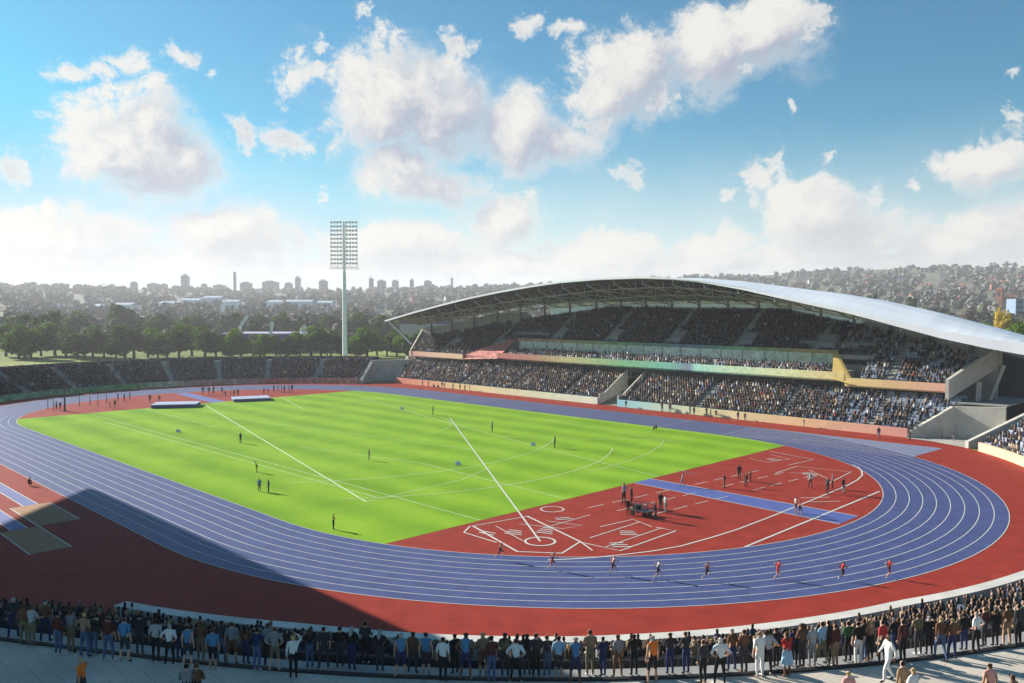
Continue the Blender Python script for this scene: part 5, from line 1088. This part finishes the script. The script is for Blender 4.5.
def field(azs, els, noise, minr=0, maxr=9999, lo2=0):
    comb = N_('ShaderNodeCombineXYZ'); nt.links.new(azs, comb.inputs[0]); nt.links.new(els, comb.inputs[1]); v0 = comb.outputs[0]; cur = None
    for (u, v, a, b) in CLD:
        if a < minr or a >= maxr or a < lo2: continue
        d = ray(u, v).normalized(); A = math.atan2(d.y, d.x); E_ = math.asin(d.z); s = 1/FOC*math.cos(math.atan2(abs(u-512), FOC))
        kx, ky = 1/(a*s*math.cos(math.atan2(abs(u-512), FOC))*(1.26 if a >= 32 else 1.12)), 1/(b*s*(1.26 if a >= 32 else 1.12))
        ml = N_('ShaderNodeVectorMath', operation='MULTIPLY_ADD'); nt.links.new(v0, ml.inputs[0]); ml.inputs[1].default_value = (kx, ky, 0); ml.inputs[2].default_value = (-A*kx, -E_*ky, 0)
        ln = N_('ShaderNodeVectorMath', operation='LENGTH'); nt.links.new(ml.outputs[0], ln.inputs[0])
        cur = ln.outputs['Value'] if cur is None else math_('SMOOTH_MIN', cur, ln.outputs['Value'], .25)
    return math_('ADD', math_('SUBTRACT', 1.0, cur), math_('MULTIPLY', math_('SUBTRACT', noise, .5), 2.6 if minr else 3.6))
def noise(azs, els, scale, det=7, rough=.6, ox=0.):
    c = N_('ShaderNodeCombineXYZ'); nt.links.new(azs, c.inputs[0]); nt.links.new(els, c.inputs[1]); c.inputs[2].default_value = ox
    n = N_('ShaderNodeTexNoise'); n.inputs['Scale'].default_value = scale; n.inputs['Detail'].default_value = det; n.inputs['Roughness'].default_value = rough; nt.links.new(c.outputs[0], n.inputs['Vector']); return n.outputs['Fac']
def noise_mix(a, e): return math_('ADD', math_('MULTIPLY', noise(a, e, 15, 3, .5), .5), math_('MULTIPLY', noise(a, e, 52, 9, .72, 3.), .5))
wn_ = N_('ShaderNodeTexNoise'); wn_.inputs['Scale'].default_value = 11; wn_.inputs['Detail'].default_value = 3; nt.links.new(tc.outputs['Generated'], wn_.inputs['Vector'])
ws_ = N_('ShaderNodeSeparateColor'); nt.links.new(wn_.outputs['Color'], ws_.inputs[0])
az = math_('ADD', az, math_('MULTIPLY', math_('SUBTRACT', ws_.outputs[0], .5), .05)); el = math_('ADD', el, math_('MULTIPLY', math_('SUBTRACT', ws_.outputs[1], .5), .05))
n1 = noise_mix(az, el)
f1 = field(az, el, n1, 32)
azl = math_('ADD', az, .03); ell = math_('ADD', el, .026)
f2 = field(azl, ell, noise_mix(azl, ell), 36)
def smooth(x, lo, hi):
    m = N_('ShaderNodeMapRange', interpolation_type='SMOOTHSTEP'); nt.links.new(x, m.inputs[0]); m.inputs[1].default_value = lo; m.inputs[2].default_value = hi; return m.outputs[0]
lit = smooth(math_('SUBTRACT', f1, f2), -.35, .85)
crisp = smooth(f1, -.05, .3); soft = smooth(f1, -.3, .75)
big = math_('ADD', math_('MULTIPLY', crisp, lit), math_('MULTIPLY', soft, math_('SUBTRACT', 1., lit)))
fs_ = field(az, el, noise(az, el, 110, 7, .7, 7.), 0, 13)
fm_ = field(az, el, noise(az, el, 42, 9, .7, 17.), 0, 32, 13)
small = math_('MAXIMUM', math_('MULTIPLY', smooth(fs_, .05, .8), .8), math_('MULTIPLY', smooth(fm_, .0, .75), .93))
wisp = math_('MULTIPLY', smooth(math_('ADD', noise(az, el, 9, 9, .68, 12.), math_('MULTIPLY', f1, .1)), .5, .8), .32)
alpha = math_('MAXIMUM', math_('MAXIMUM', big, small), wisp)
thick_ = math_('MAXIMUM', smooth(f1, .0, .6), math_('MULTIPLY', smooth(fm_, .3, 1.), .6))
shade = math_('MULTIPLY', math_('MULTIPLY', thick_, math_('SUBTRACT', 1., lit)), math_('ADD', .6, math_('MULTIPLY', smooth(el, .04, .2), .4)))
CB = 8.3
mxc = N_('ShaderNodeMix', data_type='RGBA'); nt.links.new(shade, mxc.inputs[0]); mxc.inputs[6].default_value = (CB*1.0, CB*.965, CB*.9, 1); mxc.inputs[7].default_value = (CB*.5, CB*.53, CB*.64, 1)
tint = N_('ShaderNodeMix', data_type='RGBA', blend_type='MULTIPLY'); tint.inputs[0].default_value = 1; cap = N_('ShaderNodeMix', data_type='RGBA', blend_type='DARKEN'); cap.inputs[0].default_value = 1; nt.links.new(sky.outputs[0], cap.inputs[6]); cap.inputs[7].default_value = (3.2, 6.4, 8.2, 1)
nt.links.new(cap.outputs[2], tint.inputs[6]); tint.inputs[7].default_value = (.36, .95, 1.1, 1)
# thin veil towards the horizon
veil = math_('MULTIPLY', math_('SUBTRACT', 1., smooth(el, .0, .22)), .85)
mv = N_('ShaderNodeMix', data_type='RGBA'); nt.links.new(veil, mv.inputs[0]); nt.links.new(tint.outputs[2], mv.inputs[6]); mv.inputs[7].default_value = (CB*.97, CB*1.0, CB*1.0, 1)
mc = N_('ShaderNodeMix', data_type='RGBA'); nt.links.new(math_('MULTIPLY', alpha, .96), mc.inputs[0]); nt.links.new(mv.outputs[2], mc.inputs[6]); nt.links.new(mxc.outputs[2], mc.inputs[7])
nt.links.new(mc.outputs[2], bg.inputs[0]); bg.inputs[1].default_value = .05
w.cycles.sampling_method = 'MANUAL'; w.cycles.sample_map_resolution = 512
# ================================================================== sun and render settings
sd = bpy.data.lights.new('sun', 'SUN'); so = bpy.data.objects.new('sun', sd); COL.objects.link(so); sd.energy = 5.0; sd.angle = R(.5); sd.color = (1, .93, .82)
dirv = Vector((math.cos(R(SUNAZ))*math.cos(R(SUNEL)), math.sin(R(SUNAZ))*math.cos(R(SUNEL)), -math.sin(R(SUNEL)))); so.rotation_euler = dirv.to_track_quat('-Z', 'Y').to_euler(); so.location = (-200, -60, 120)
vs_ = sc.view_settings; vs_.view_transform = 'Standard'; vs_.look = 'None'; vs_.exposure = 1.12; vs_.gamma = 1
cy = sc.cycles; cy.use_denoising = True; cy.max_bounces = 5; cy.diffuse_bounces = 3; cy.glossy_bounces = 2; cy.transmission_bounces = 2; cy.volume_bounces = 0; cy.sample_clamp_indirect = 4
